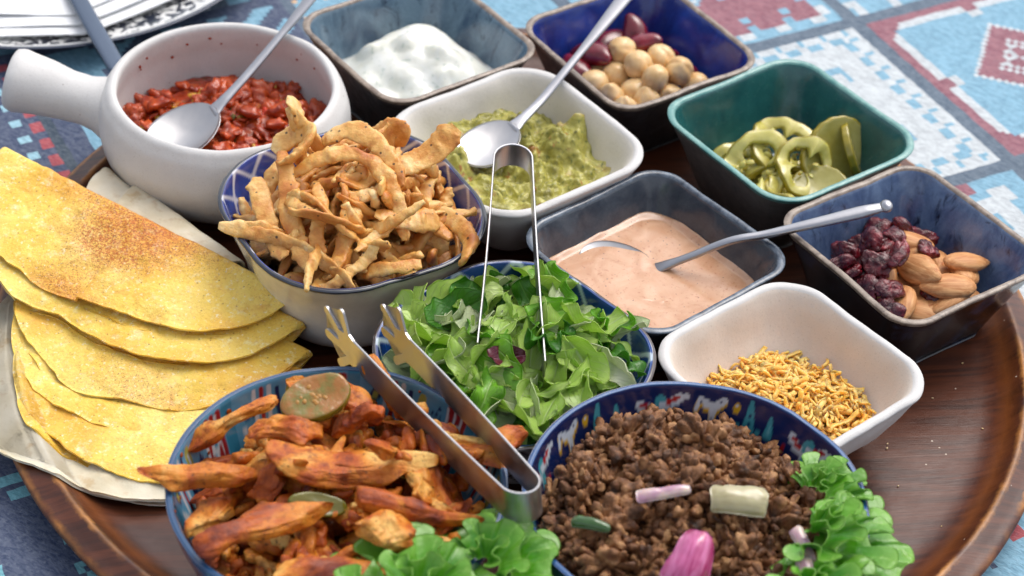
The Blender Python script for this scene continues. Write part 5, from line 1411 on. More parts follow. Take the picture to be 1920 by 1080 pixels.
def build_salad():
    rng = np.random.default_rng(70)
    D = leaf_material('dark_green_leaf', srgb(42, 112, 18), srgb(98, 168, 44), srgb(150, 198, 92))
    Mg = leaf_material('mid_green_leaf', srgb(98, 170, 30), srgb(158, 214, 72), srgb(208, 230, 148))
    Pl = leaf_material('pale_leaf', srgb(172, 212, 80), srgb(214, 234, 142), srgb(236, 242, 206), trans=.4)
    Wt = leaf_material('white_rib_leaf', srgb(186, 206, 140), srgb(224, 228, 198), srgb(236, 238, 220), trans=.25)
    def setn(s0, n, Lr, Wr, b=.9, f=.5, ru=.18, **kw):
        out = []
        for s in range(n):
            r = np.random.default_rng(s0 + s); V, F, uv = leaf_piece(s0 + s, r.uniform(*Lr), r.uniform(*Wr), r.uniform(-b, b), r.uniform(-.2, f), r.uniform(.3, 1) * ru, **kw); out.append((V, F, uv))
        return out
    kinds = [(Kind('salad_leaf', setn(100, 9, (1.4, 2.6), (.4, .8), 1.3, .8, .34, point=.28), [D], n=220), 'torn dark green salad leaf in the blue bowl', 34, 'dark green salad leaves'),
             (Kind('salad_leaf', setn(200, 9, (1.4, 3.0), (.35, .8), 1.4, .8, .38, point=.25), [Mg], n=220), 'torn bright green salad leaf in the blue bowl', 54, 'bright green salad leaves'),
             (Kind('lettuce_strip', setn(300, 8, (2.2, 4.0), (.34, .7), 1.3, .9, .2, ragged=.22, point=.2), [Pl], n=200), 'pale yellow-green lettuce strip in the salad bowl', 96, 'pale lettuce strips'),
             (Kind('lettuce_rib', setn(400, 6, (1.8, 3.2), (.35, .6), .9, 1.0, .1, ragged=.12, point=.15), [Wt], n=200), 'whitish crisp lettuce rib piece in the salad bowl', 60, 'whitish lettuce ribs'),
             (Kind('frisee_sprig', setn(500, 6, (1.6, 3.0), (.10, .2), 1.8, .2, .22, ragged=.5, k=8), [Pl], n=120), 'thin frizzy yellow-green frisee sprig in the salad bowl', 80, 'frisee sprigs')]
    c = (-.34, -7.1); pile = Pile(c, 47.2, 5.7, 5.5, lambda z: inner_squircle(z, 5.7, 5.45, 3.2), 0, 3.0)
    X, Y = pile.X, pile.Y
    T = 4.4 + 1.15 * np.exp(-((X + .2) ** 2 + (Y + .3) ** 2) / 14)
    for K, lb, cnt, G in kinds[:2]: scatter(pile, T - .9, K, 22, rng, lb, 'salad leaf', G, q=.75, margin=.82, jit=.35, roll=.4)
    order = [k for k, (_, _, cnt, _) in enumerate(kinds) for _ in range(cnt)]; rng.shuffle(order)
    for k in order:
        K, lb, cnt, G = kinds[k]
        scatter(pile, T + rng.uniform(-.2, .3), K, 1, rng, lb, 'salad leaf', G, q=.78, margin=.84, jit=.55, roll=.8, fit=9)
    def put(V, F, uv, mt, loc, e, lb, nm='salad_leaf', cat='salad leaf'):
        tag(link(nm, new_mesh(nm, V, F, [mt.m], uv=uv), loc=(c[0] + loc[0], c[1] + loc[1], loc[2] - .75), mat3=rotm(*e)), lb, cat)
    put(*leaf_piece(601, 4.6, 1.75, -.75, .25, .22, .08, n=50, k=36), Mg, (-1.6, -2.0, 7.05), (.45, .35, -1.1), 'large smooth bright green lettuce leaf at the front left of the salad bowl')
    put(*leaf_piece(602, 3.0, .95, .7, .5, .1, .08, n=40, k=26), D, (-2.6, 1.2, 7.1), (.3, -.2, .6), 'broad folded green leaf at the back left of the salad bowl')
    put(*leaf_piece(603, 2.6, .85, -.8, .4, .08, .05, n=40, k=26), Pl, (1.7, 1.0, 7.2), (.7, .1, 1.2), 'rounded pale green leaf with visible veins right of the thin tongs')
    put(*leaf_piece(604, 3.1, .8, .9, .9, .1, .1, n=40, k=26), Pl, (3.0, -1.2, 6.9), (.3, .3, -1.0), 'large pale whitish folded lettuce leaf at the right of the salad bowl')
    put(*leaf_piece(605, 2.2, .45, .5, .8, .05, .1), Pl, (.4, -3.6, 7.0), (.6, .2, 1.4), 'upright pale lettuce rib at the front of the salad bowl')
    put(*leaf_piece(606, 3.6, .6, .3, .5, .08, .1), Pl, (.75, -.3, 7.5), (.2, -.5, 1.45), 'long pale leaf strip between the arms of the thin tongs')
    rd = leaf_material('radicchio', srgb(72, 16, 34), srgb(112, 34, 54), srgb(206, 150, 168), trans=.15)
    put(*leaf_piece(607, 1.75, .55, .8, .5, .08, .08, n=30, k=20), rd, (-.35, -1.9, 7.6), (.4, 0, .35), 'small dark purple radicchio leaf piece in the middle of the salad', 'radicchio_leaf', 'radicchio')
    put(*leaf_piece(608, 2.4, .14, 1.3, .1, .1, .3, k=8), Pl, (-2.9, 2.6, 6.9), (1.2, .4, 1.3), 'thin wiry sprout curling up over the back rim of the salad bowl')

def frilly(s, R, arc, frill, waves, cup=.5, n=340, k=64, base=.12):
    """a lettuce leaf end: fan whose margin is much longer than its base, so it ruffles"""
    a = np.linspace(-arc / 2, arc / 2, n); t = np.linspace(base, 1, k); A, Tt = np.meshgrid(a, t, indexing='ij')
    rr = R * Tt * (1 + .12 * np.sin(A * 2.6 + s) + .05 * vnoise(np.stack([A * 4, A * 0, A * 0 + s], -1), s) + .012 * np.sin(A * waves * 5) * Tt ** 6)
    f = np.clip((Tt - .25) / .75, 0, 1) ** 1.8
    ph = A * waves / arc * 2 * PI + 1.3 * vnoise(np.stack([A * 1.7, Tt * .8, A * 0 + s], -1), s + 1)
    am = 1 + .4 * vnoise(np.stack([A * 2.3, A * 0, A * 0 + s], -1), s + 4)
    z = 1.05 * frill * f * np.sin(ph) * am + .34 * frill * f ** 2.5 * np.sin(ph * 2.6 + s + A * 3) + cup * R * Tt ** 2 * .35 + .05 * fbm(np.stack([rr * np.cos(A) * 1.8, rr * np.sin(A) * 1.8, A * 0], -1), s)
    A2 = A + .42 * frill / R * f * np.sin(2 * ph + .5) * am; rr = rr * (1 - .08 * f * np.cos(ph) * am) + .12 * frill * f ** 3 * np.sin(ph * 2 + s)
    return sheet(np.stack([rr * np.cos(A2), rr * np.sin(A2), z], -1), .045)

def build_lettuce():
    m = Mat('frilly_lettuce', rough=.3, spec=.5, coat=.2); co = m.coord(True); tc = m.node('TexCoord'); sp = m.node('SeparateXYZ'); m.L(tc.outputs['UV'], sp.inputs[0])
    c = m.mix(m.step(m.noise(co, .5, 3), .3, .7), srgb(60, 142, 22), srgb(112, 186, 42)); c = m.mix(m.math('MULTIPLY', m.step(sp.outputs[0], .5, 0), .35), c, srgb(180, 216, 110)); c = m.mix(m.math('MULTIPLY', m.step(sp.outputs[0], .90, 1.0), .6), c, srgb(160, 214, 84))
    fr = m.math('ABSOLUTE', m.math('SUBTRACT', m.math('FRACT', m.math('ADD', m.math('MULTIPLY', sp.outputs[1], 17), m.math('MULTIPLY', m.noise(co, .9, 3), 1.6))), .5)); ve = m.step(fr, .09, 0)
    c = m.mix(m.math('MULTIPLY', ve, .35), c, srgb(176, 220, 112)); m.color(c); m.bump(ve, .03, .6); m.bump(m.noise(co, 1.6, 3), .1, .7)
    tr = m.node('BsdfTranslucent'); m.L(m.mix(.3, c, srgb(140, 210, 50)), tr.inputs['Color']); mx = m.node('MixShader'); mx.inputs[0].default_value = .35
    m.L(m.b.outputs[0], mx.inputs[1]); m.L(tr.outputs[0], mx.inputs[2]); m.L(mx.outputs[0], m.out.inputs['Surface'])
    def ruffle(seed, c, a0, a1, r0, H, amp, waves, lean, n=300, k=30, rise=.0):
        """one ruffled tier of the leaf: a strip standing on an arc, its free margin thrown into folds"""
        u = np.linspace(0, 1, n); v = np.linspace(0, 1, k); U, Vv = np.meshgrid(u, v, indexing='ij')
        a = a0 + (a1 - a0) * U; rad_ = r0 * (1 + .14 * vnoise(np.stack([U * 4, U * 0, U * 0 + seed], -1), seed))
        nx, ny = np.cos(a), np.sin(a); env = np.sin(PI * np.clip(U, .02, .98)) ** .35
        ph = 2 * PI * waves * U + 1.6 * vnoise(np.stack([U * 3, U * 0, U * 0 + seed + 3], -1), seed); am = amp * (1 + .45 * vnoise(np.stack([U * 5, U * 0, U * 0 + seed + 9], -1), seed))
        h = H * Vv * env * (1 + .12 * vnoise(np.stack([U * 3, U * 0, U * 0 + seed + 5], -1), seed)); w = Vv ** 1.4
        out = lean * h + w * am * np.sin(ph) + .12 * w ** 2 * am * np.sin(ph * 2.3 + seed); side = -w * am * .5 * np.sin(2 * ph)
        rr = rad_ + out
        x = c[0] + rr * nx - side * ny; y = c[1] + rr * ny + side * nx
        z = c[2] + h * math.sqrt(max(.05, 1 - min(lean, .95) ** 2)) - .25 * (Vv ** 2) * lean * H + w * .25 * amp * np.cos(ph * 1.5) + rise * U + .03 * fbm(np.stack([x * 2, y * 2, x * 0], -1), seed)
        return sheet(np.stack([x, y, z], -1)[:, ::-1], .04)
    def leaf(seed, c, ang, span, tiers, lb):
        parts = []
        for i, (r0, H, amp, wv, lean, dz) in enumerate(tiers):
            V, F, uv = ruffle(seed * 10 + i, (0, 0, dz), ang - span / 2, ang + span / 2, r0, H, amp, wv, lean); parts.append((V, F, uv))
        V, F = join([(p[0], p[1]) for p in parts]); uv = np.concatenate([p[2] for p in parts])
        tag(link('lettuce_leaf', new_mesh('lettuce_leaf', V, F, [m.m], uv=uv), None, c), lb, 'lettuce leaf')
    T3 = lambda s, q=1.0: [(.2 * s, 1.2 * s, .26 * s, 3.0, .45, .95 * s), (.6 * s, 1.7 * s, .36 * s * q, 4.5, .7, .55 * s), (1.1 * s, 2.1 * s, .42 * s * q, 6.0, .85, .1 * s), (1.6 * s, 2.2 * s, .42 * s * q, 7.0, .95, -.5 * s)]
    leaf(1, (11.3, -18.9, 7.5), rad(-25), 3.9, T3(1.0), 'frilly green lettuce leaf hanging over the right rim of the beef bowl')
    leaf(2, (11.6, -16.2, 7.2), rad(20), 3.6, T3(.72), 'small upper lobe of lettuce tucked inside the right rim of the beef bowl')
    leaf(3, (10.9, -21.6, 7.8), rad(-60), 4.2, T3(1.0), 'lowest ruffled lettuce leaf beside the beef, at the bottom edge of the photo')
    leaf(4, (-.9, -21.2, 6.9), rad(50), 4.4, T3(.9, .7), 'flatter green lettuce leaf under the bend of the tongs')
    leaf(5, (-3.1, -23.2, 7.2), rad(80), 4.2, T3(1.05), 'ruffled green lettuce leaf at the front right of the chicken bowl')
    leaf(6, (-5.3, -24.2, 7.2), rad(110), 4.0, T3(.8), 'lettuce leaf tip at the bottom edge in front of the chicken')
build_salad()
build_lettuce()
# ================================================================== FOLDED CORN TORTILLAS AND FLOUR TORTILLAS
def corn_material():
    m = Mat('corn_tortilla', rough=.5, spec=.4, sss=.3, sss_r=(1, .7, .2), sss_s=.3, coat=.08); co = m.coord(True)
    n = m.noise(co, .22, 3, .55)
    c = m.ramp(n, [(.3, srgb(230, 168, 56)), (.5, srgb(243, 200, 84)), (.7, srgb(249, 218, 118))])
    c = m.mix(m.math('MULTIPLY', m.step(m.noise(co, 1.6, 4, .7), .56, .68), .55), c, srgb(248, 232, 176)); c = m.mix(m.math('MULTIPLY', m.step(m.noise(co, .55, 5, .75, .4), .56, .72), .45), c, srgb(206, 132, 50))
    c = m.mix(m.math('MULTIPLY', m.step(m.noise(co, 5.0, 3, .6), .60, .68), .6), c, srgb(250, 240, 206))
    c = m.mix(m.math('MULTIPLY', m.step(m.voro(co, 2.4), .13, .08), .6), c, srgb(140, 88, 36)); c = m.mix(m.math('MULTIPLY', m.step(m.noise(co, 7.0, 4, .75), .52, .66), .35), c, srgb(196, 120, 40))
    d = m.attr('print'); sp = m.node('SeparateColor'); m.L(d, sp.inputs[0]); dust = sp.outputs[0]
    dn = m.math('ADD', dust, m.math('MULTIPLY', m.math('SUBTRACT', m.noise(co, 1.3, 5, .75), .5), .9))
    fine = m.step(m.noise(co, 9.0, 3, .7), .36, .60)
    c = m.mix(m.math('MULTIPLY', m.step(dn, .22, .95), m.math('ADD', m.math('MULTIPLY', fine, .8), .15), clamp=True), c, srgb(184, 92, 28))
    c = m.mix(m.math('MULTIPLY', m.math('MULTIPLY', m.step(dn, .15, .8), m.step(m.noise(co, 14.0, 2), .58, .66)), .8, clamp=True), c, srgb(92, 38, 14))
    m.color(c)
    m.bump(m.noise(co, .7, 3, .55), .16, .8); m.bump(m.noise(co, 1.8, 4, .62), .10, .8); m.bump(m.math('MULTIPLY', m.step(m.voro(co, 1.5), .35, .05), 1.0), .035, .6); m.bump(m.noise(co, 6, 4, .7), .035, .9)
    return m
CORN = corn_material()

def tortilla(name, mat, C, ang, R, zf, slope, gap, seed, dustfn, label, cat, wav=.12, low_drop=.0, tilt_s=0.0, th=.10, ragged=.09, rho=.32, nS=150, nT=110, s_rng=1.0, split=None, group=None, off=(0, 0), squash=1.0):
    """a disc folded along a line: fold centre C, fold direction `ang`; upper flap falls by `slope`, lower flap lies under it"""
    s = np.linspace(-1, 1, nS); q = np.linspace(-1, 1, nT); S, Q = np.meshgrid(s, q, indexing='ij')
    # the disc's own centre sits at `off` from the fold; the lower flap takes what the upper one lacks
    s0_, t0_ = off; hl = math.sqrt(max(R * R - t0_ * t0_, 1)); half = (t0_ + R) * (np.clip(1 - np.abs(S) ** 2.5, 0, 1)) ** (1 / 1.9)
    half = np.maximum(half, 0) * squash * (1 + ragged * fbm(np.stack([S * 2.6, np.sign(Q) * 2.2 + S * 0, S * 0 + seed], -1), seed, 4) * .6) + .02
    sx = S * math.sqrt(max(R * R - t0_ * t0_, 1)) + s0_ * (1 - S ** 2); tt = Q * half                                  # distance from the fold along the sheet
    n_ = np.array([math.sin(ang), -math.cos(ang)]); d_ = np.array([math.cos(ang), math.sin(ang)])
    # section: semicircle of radius rho round the fold, then straight flaps
    arcl = rho * PI / 2; a = np.clip(tt / rho, -PI / 2, PI / 2); ext = np.sign(tt) * np.maximum(np.abs(tt) - arcl, 0)
    up = tt > 0
    pn = -np.cos(a) * rho + np.abs(ext); pz = np.sin(a) * rho
    pz = np.where(up, pz - slope * np.abs(ext) , pz - low_drop * np.abs(ext))
    pz = pz + np.where(up, -gap * 0, 0)
    e = np.abs(tt) / np.maximum(half, .3)
    P2 = np.stack([sx * .35, tt * .35, S * 0 + seed], -1)
    pz = pz + wav * fbm(P2, seed, 2) * np.clip(np.abs(tt) / 2, 0, 1) + wav * .9 * e ** 2 * np.where(up, 1, .4) * np.sin(S * 7 + seed) + .06 * fbm(np.stack([sx * 1.4, tt * 1.4, S * 0], -1), seed + 3, 2)
    if split is not None:
        s0, t0, w = split; k = np.exp(-((sx - s0) / w) ** 2) * ss(t0, t0 + 1.4, np.abs(tt)) * up
        pz = pz + np.where(sx > s0, .16, -.10) * np.exp(-((sx - s0) / (w * 3)) ** 2) * ss(t0, t0 + 1, np.abs(tt)) * up
    z = zf + pz + tilt_s * sx
    xy = np.array(C) + sx[..., None] * d_ + pn[..., None] * n_
    rc = np.hypot(xy[..., 0], xy[..., 1]); rim = np.interp(rc, [20.0, 21.6, 22.3, 22.9, 23.4, 24.1, 25.5, 28], [1.0, 1.12, 1.5, 2.0, 1.95, 1.8, 1.5, 1.2]) + .12 + (0 if low_drop == 0 and rho < .2 else .15)
    z = np.maximum(z, rim) + .0
    P = np.concatenate([xy, z[..., None]], -1)
    V, F, uv = sheet(P, th)
    dust = np.where(up, dustfn(sx, np.abs(tt)), .05).ravel(); dust = np.r_[dust, dust]
    me = new_mesh(name, V, F, [mat.m], uv=uv, col=np.stack([dust] * 3, -1))
    o = link(name, me); o.location = (0, 0, 0)
    # origin at the fold centre
    ctr = Vector((C[0], C[1], zf)) * CM; me.transform(Matrix.Translation(-ctr)); o.location = ctr
    return tag(o, label, cat, group)

def build_tortillas():
    A = math.atan2(-.47, .883)
    g = lambda s, t, a, b, r1, r2: np.exp(-((s - a) / r1) ** 2 - ((t - b) / r2) ** 2)
    def dust1(s, t):
        d = .95 * np.exp(-((s - 1.0) / 3.6) ** 2) * np.exp(-(t / 2.2) ** 2) + .9 * g(s, t, -.4, 2.6, 2.4, 1.6) + .7 * g(s, t, -1.0, 5.6, 1.8, 1.2) + .9 * g(s, t, 1.6, 6.4, 1.3, .9) + .45 * np.exp(-((s + 4) / 3) ** 2) * np.exp(-(t / 1.6) ** 2)
        return np.clip(d + .06, 0, 1.1)
    G = 'folded yellow corn tortillas on the left'
    lab = ['topmost folded corn tortilla, dusted with red-brown spice', 'second folded corn tortilla, just under the spiced top one', 'third folded corn tortilla from the top, lightly spiced along its middle',
           'fourth folded corn tortilla from the top, pale with small blisters', 'lowest folded corn tortilla with a small crack, lying on the flour tortilla']
    dz = [dust1, lambda s, t: .12 + .2 * g(s, t, 2, 6, 3, 1), lambda s, t: .14 + .42 * g(s, t, 2.2, 6.2, 3.2, 1.6), lambda s, t: .10 + .25 * g(s, t, 0, 5, 4, 1.2), lambda s, t: .2 + 0 * s]
    #   C,             R,   zf,  slope, lowdrop, tilt, off
    spec = [((-17.7, .95), 9.05, 4.2, .20, .10, -.060, (-1.0, -3.25)), ((-17.1, -.4), 8.6, 3.5, .15, .08, -.05, (-1.0, -2.75)), ((-15.8, -1.9), 7.15, 2.75, .12, .06, -.04, (0, 0)), ((-15.6, -3.3), 7.2, 2.2, .07, .03, -.02, (0, 0)), ((-15.2, -5.7), 7.1, 1.9, .04, .02, -.01, (0, 0))]
    for i, (C, R, zf, sl, ld, ts, of) in enumerate(spec):
        tortilla('corn_tortilla', CORN, C, A + [0, .02, .03, .08, .05][i], R, zf, sl, 0, 11 + i, dz[i], lab[i], 'corn tortilla', low_drop=ld, tilt_s=ts, split=(.3, 3.4, .5) if i == 0 else None, group=G, rho=[.40, .34, .30, .26, .24][i], off=of)
    fl = Mat('flour_tortilla', rough=.8, spec=.15, sss=.35, sss_r=(1, .8, .6), sss_s=.3); co = fl.coord(True)
    c = fl.mix(fl.step(fl.noise(co, .5, 4), .35, .7), srgb(206, 194, 166), srgb(230, 222, 202)); c = fl.mix(fl.math('MULTIPLY', fl.step(fl.noise(co, 1.3, 4), .58, .70), .5), c, srgb(184, 152, 106))
    fl.color(c); fl.bump(fl.noise(co, 1.2, 4), .08, .6); fl.bump(fl.noise(co, 6, 3), .02, .5)
    zero = lambda s, t: 0 * s
    tortilla('flour_tortilla', fl, (-16.1, -5.5), A + .03, 8.15, 1.5, .012, 0, 31, zero, 'white flour tortilla folded in half, lowest of the stack on the tray', 'flour tortilla', low_drop=0, th=.16, wav=.07, rho=.18, ragged=.05)
    tortilla('flour_tortilla', fl, (-16.2, 2.3), rad(-40), 3.7, 2.9, .05, 0, 32, zero, 'folded white flour tortilla end showing behind the spiced tortilla, nearer the onion bowl', 'flour tortilla', low_drop=.02, th=.16, wav=.08, rho=.55, ragged=.03, tilt_s=-.03)
    tortilla('flour_tortilla', fl, (-18.5, 3.9), rad(-44), 3.1, 2.8, .05, 0, 33, zero, 'folded white flour tortilla corner showing farther back, near the salsa pot', 'flour tortilla', low_drop=.02, th=.16, wav=.06, rho=.5, ragged=.03, tilt_s=-.03)
build_tortillas()
# ================================================================== METAL
STEEL = Mat('brushed_steel', rough=.24, spec=.5, metal=1.0)
_co = STEEL.coord(); STEEL.color(STEEL.mix(STEEL.noise(_co, 1.2, 3), (.38, .38, .40), (.50, .50, .52)))
STEEL.rough(STEEL.ramp(STEEL.noise(_co, .8, 4), [(.3, .26), (.7, .42)])); STEEL.bump(STEEL.noise(_co, 18, 2), .004, .5)
SATIN = Mat('satin_steel', rough=.38, spec=.5, metal=1.0)
_co = SATIN.coord(); SATIN.color(SATIN.mix(SATIN.noise(_co, .7, 4), (.46, .45, .45), (.58, .57, .57)))
SATIN.rough(SATIN.ramp(SATIN.noise(_co, 1.2, 4), [(.3, .30), (.7, .46)])); SATIN.bump(SATIN.noise(_co, 14, 2), .004, .6)
DARKST = Mat('dark_cutlery', rough=.25, metal=1.0); DARKST.color((.12, .15, .20))

def spoon(name, tipc, neck, hpts, label, width, L, normal=(0, 0, 1), hw=(.24, .2, .42), hh=.12):
    """tipc: centre of the bowl; neck: where the handle starts; hpts: handle points after the neck"""
    root = empty(name, tipc, label, 'spoon'); T0 = np.array(tipc, float)
    ax = np.array(neck, float) - T0; ax /= np.linalg.norm(ax); nz = np.array(normal, float); nz -= ax * (nz @ ax); nz /= np.linalg.norm(nz); by = np.cross(nz, ax)
    n, k = 40, 30; u = np.linspace(-1, 1, n); v = np.linspace(-1, 1, k); U, Vv = np.meshgrid(u, v, indexing='ij')
    a = L / 2; w = width / 2 * np.sqrt(np.clip(1 - np.abs(U) ** 2.1, 0.0005, 1)) * (1 - .10 * U)
    x = U * a; y = Vv * w; depth = -.42 * (1 - np.minimum(1, (U ** 2 + Vv ** 2 * (1 - U ** 2) * .95))) * width / 3.3 + .03 * U
    P = T0 * 0 + x[..., None] * ax + y[..., None] * by + depth[..., None] * nz
    V, F, uv = sheet(P, .09)
    link('spoon_bowl', new_mesh('spoon_bowl', V, F, [SATIN.m]), root)
    pts = [ax * (a - .25) - nz * .0, np.array(neck) - T0] + [np.array(p, float) - T0 for p in hpts]
    Pn = bez(pts, 70); t = np.linspace(0, 1, 70)
    ww = np.interp(t, [0, .05, .14, .5, .9, 1], [.42, .30, hw[0], hw[1], hw[2], hw[2] * .72]); hh_ = np.interp(t, [0, .08, .5, .93, 1], [.05, .13, hh, hh * 1.15, hh * .6])
    V, F = loft(sweep(Pn, ww, hh_, 20, up=nz, power=2.6)); link('spoon_handle', new_mesh('spoon_handle', V, F, [STEEL.m]), root)
    return root, Pn[-1], Pn[-1] - Pn[-2]

spoon('spoon', (-17.15, 8.55, 4.35), (-15.75, 9.85, 4.85), [(-14.6, 11.5, 5.6), (-13.1, 13.8, 6.75), (-11.6, 16.2, 8.0), (-10.4, 18.4, 9.2)], 'steel spoon lying in the red salsa, its handle over the back rim of the pot', 3.0, 3.9, normal=(.05, -.1, 1))
spoon('spoon', (-2.3, 8.9, 4.75), (-1.05, 10.15, 5.1), [(.0, 11.6, 5.5), (1.15, 13.3, 6.3), (2.6, 15.5, 7.3), (4.6, 18.6, 8.7)], 'steel spoon resting in the guacamole, its long handle leaning up to the right', 2.6, 3.4, normal=(.0, -.1, 1))
r_, e_, d_ = spoon('spoon', (4.1, 2.3, 3.22), (5.75, 2.1, 3.12), [(6.5, 2.1, 3.55), (7.5, 2.1, 4.15), (9.2, 2.2, 5.15), (10.9, 2.35, 5.62), (13.4, 2.7, 6.35), (16.05, 3.15, 7.1)], 'steel spoon sunk in the pink sauce, its handle crossing to the cranberry bowl', 2.5, 3.6, normal=(.1, -.25, 1), hw=(.2, .19, .33), hh=.16)
V, F = ico(3); V = V * np.array([.3, .36, .26]); q = d_ / np.linalg.norm(d_); an = math.atan2(q[1], q[0])
link('end_knob', new_mesh('end_knob', V, F, [STEEL.m]), r_, e_ + q * .08, mat3=rotm(0, -math.asin(q[2]), an))

def strip_band(path, wdir, width, th, widths=None):
    """a flat metal strip: path of centre points, width direction per point"""
    P = np.asarray(path, float); T = np.gradient(P, axis=0); T /= np.linalg.norm(T, axis=1)[:, None]; W = np.asarray(wdir, float); W = W - T * (W * T).sum(1)[:, None]; W /= np.linalg.norm(W, axis=1)[:, None]; Nn = np.cross(T, W)
    w = (np.full(len(P), width) if widths is None else widths)[:, None] / 2; b = th * .35
    R = np.stack([P + W * (w) + Nn * (th / 2 - b * 0.8), P + W * (w - b) + Nn * th / 2, P - W * (w - b) + Nn * th / 2, P - W * w + Nn * (th / 2 - b * .8), P - W * w - Nn * (th / 2 - b * .8), P - W * (w - b) - Nn * th / 2, P + W * (w - b) - Nn * th / 2, P + W * w - Nn * (th / 2 - b * .8)], 1)
    return loft(R)

def outline_plate(pts2, th):
    """extrude a closed 2-D outline (list of x, y) by th; used for the toothed tong tips"""
    import bmesh
    bm = bmesh.new(); n = len(pts2); a = [bm.verts.new((x, y, -th / 2)) for x, y in pts2]; b = [bm.verts.new((x, y, th / 2)) for x, y in pts2]
    bm.faces.new(a[::-1]); bm.faces.new(b)
    for i in range(n): bm.faces.new((a[i], a[(i + 1) % n], b[(i + 1) % n], b[i]))
    bmesh.ops.triangulate(bm, faces=[f for f in bm.faces if len(f.verts) > 4]); bm.verts.ensure_lookup_table(); bm.verts.index_update()
    V = np.array([v.co[:] for v in bm.verts]); F = [[v.index for v in f.verts] for f in bm.faces]; bm.free(); return V, F

def tongs(label, bend, tipL, tipR, wdir, width, rad_, claw=None, th=.1, mat=SATIN, widths_end=1.0, bow=.25):
    """spring tongs: one U-shaped strip; bend point and the two arm ends"""
    root = empty('tongs', bend, label, 'tongs'); B = np.array(bend, float); L_, R_ = np.array(tipL, float), np.array(tipR, float); m_ = (L_ + R_) / 2
    ax = m_ - B; ax /= np.linalg.norm(ax); sd_ = L_ - R_; sd_ -= ax * (sd_ @ ax); sd_ /= np.linalg.norm(sd_); C0 = B + ax * rad_
    pts = []
    for t in np.linspace(0, 1, 26): p = L_ + (C0 + sd_ * rad_ - L_) * t; pts.append(p + sd_ * bow * math.sin(PI * t) * .5)
    for a in np.linspace(0, PI, 25)[1:-1]: pts.append(C0 + sd_ * rad_ * math.cos(a) - ax * rad_ * math.sin(a))
    for t in np.linspace(0, 1, 26): p = (C0 - sd_ * rad_) + (R_ - C0 + sd_ * rad_) * t; pts.append(p - sd_ * bow * math.sin(PI * t) * .5)
    P = np.array(pts) - B; W = np.tile(np.array(wdir, float), (len(P), 1)); n = len(P); t = np.abs(np.linspace(-1, 1, n))
    V, F = strip_band(P, W, width, th, widths=width * np.interp(t, [0, .5, 1], [1, 1, widths_end]))
    link('spring_strip', new_mesh('spring_strip', V, F, [mat.m], smooth=False), root)
    if claw:
        wd = np.array(wdir, float)
        for E, Pn in ((L_ - B, P[0] - P[2]), (R_ - B, P[-1] - P[-3])):
            f = Pn / np.linalg.norm(Pn); w = wd - f * (wd @ f); w /= np.linalg.norm(w); nn = np.cross(f, w); V, F = outline_plate(claw, th)
            M = np.stack([f, w, nn], 1); link('claw', new_mesh('claw', V @ M.T, F, [mat.m], smooth=False), root, E)
    return root

# claw outline in (along the arm, across it): three rounded fingers
def claw_outline():
    def finger(cx, cy, ang, L, r):
        c, s = math.cos(ang), math.sin(ang); tip = (cx + c * L, cy + s * L); a0 = ang - PI / 2
        return [(cx + c * 0 + math.cos(a0) * r * .9, cy + math.sin(a0) * r * .9)] + [(tip[0] + math.cos(a0 + PI * k / 8) * r, tip[1] + math.sin(a0 + PI * k / 8) * r) for k in range(9)] + [(cx + math.cos(ang + PI / 2) * r * .9, cy + math.sin(ang + PI / 2) * r * .9)]
    o = [(-.3, .85), (-.3, -.85), (.05, -.95)]
    o = [(-.6, -.62)] + finger(.15, -.62, rad(-42), .95, .2) + finger(.8, -.22, rad(-6), .95, .22) + finger(.85, .42, rad(30), 1.0, .2) + finger(.15, .75, rad(68), .9, .2) + [(-.6, .62)]
    return o
tongs('larger satin steel tongs with clawed tips lying across the chicken bowl', (.7, -19.2, 8.75), (-7.0, -10.6, 8.1), (-4.75, -10.1, 8.0), (-.12, .1, 1), 1.45, .78, claw=claw_outline(), bow=.15)
tongs('slim shiny steel tongs with plain ends standing in the salad bowl', (-1.1, 3.0, 8.5), (-1.9, -8.7, 6.9), (.95, -9.4, 6.8), (0, -.15, 1), 1.35, .86, th=.09, mat=STEEL, widths_end=.8, bow=-.1)

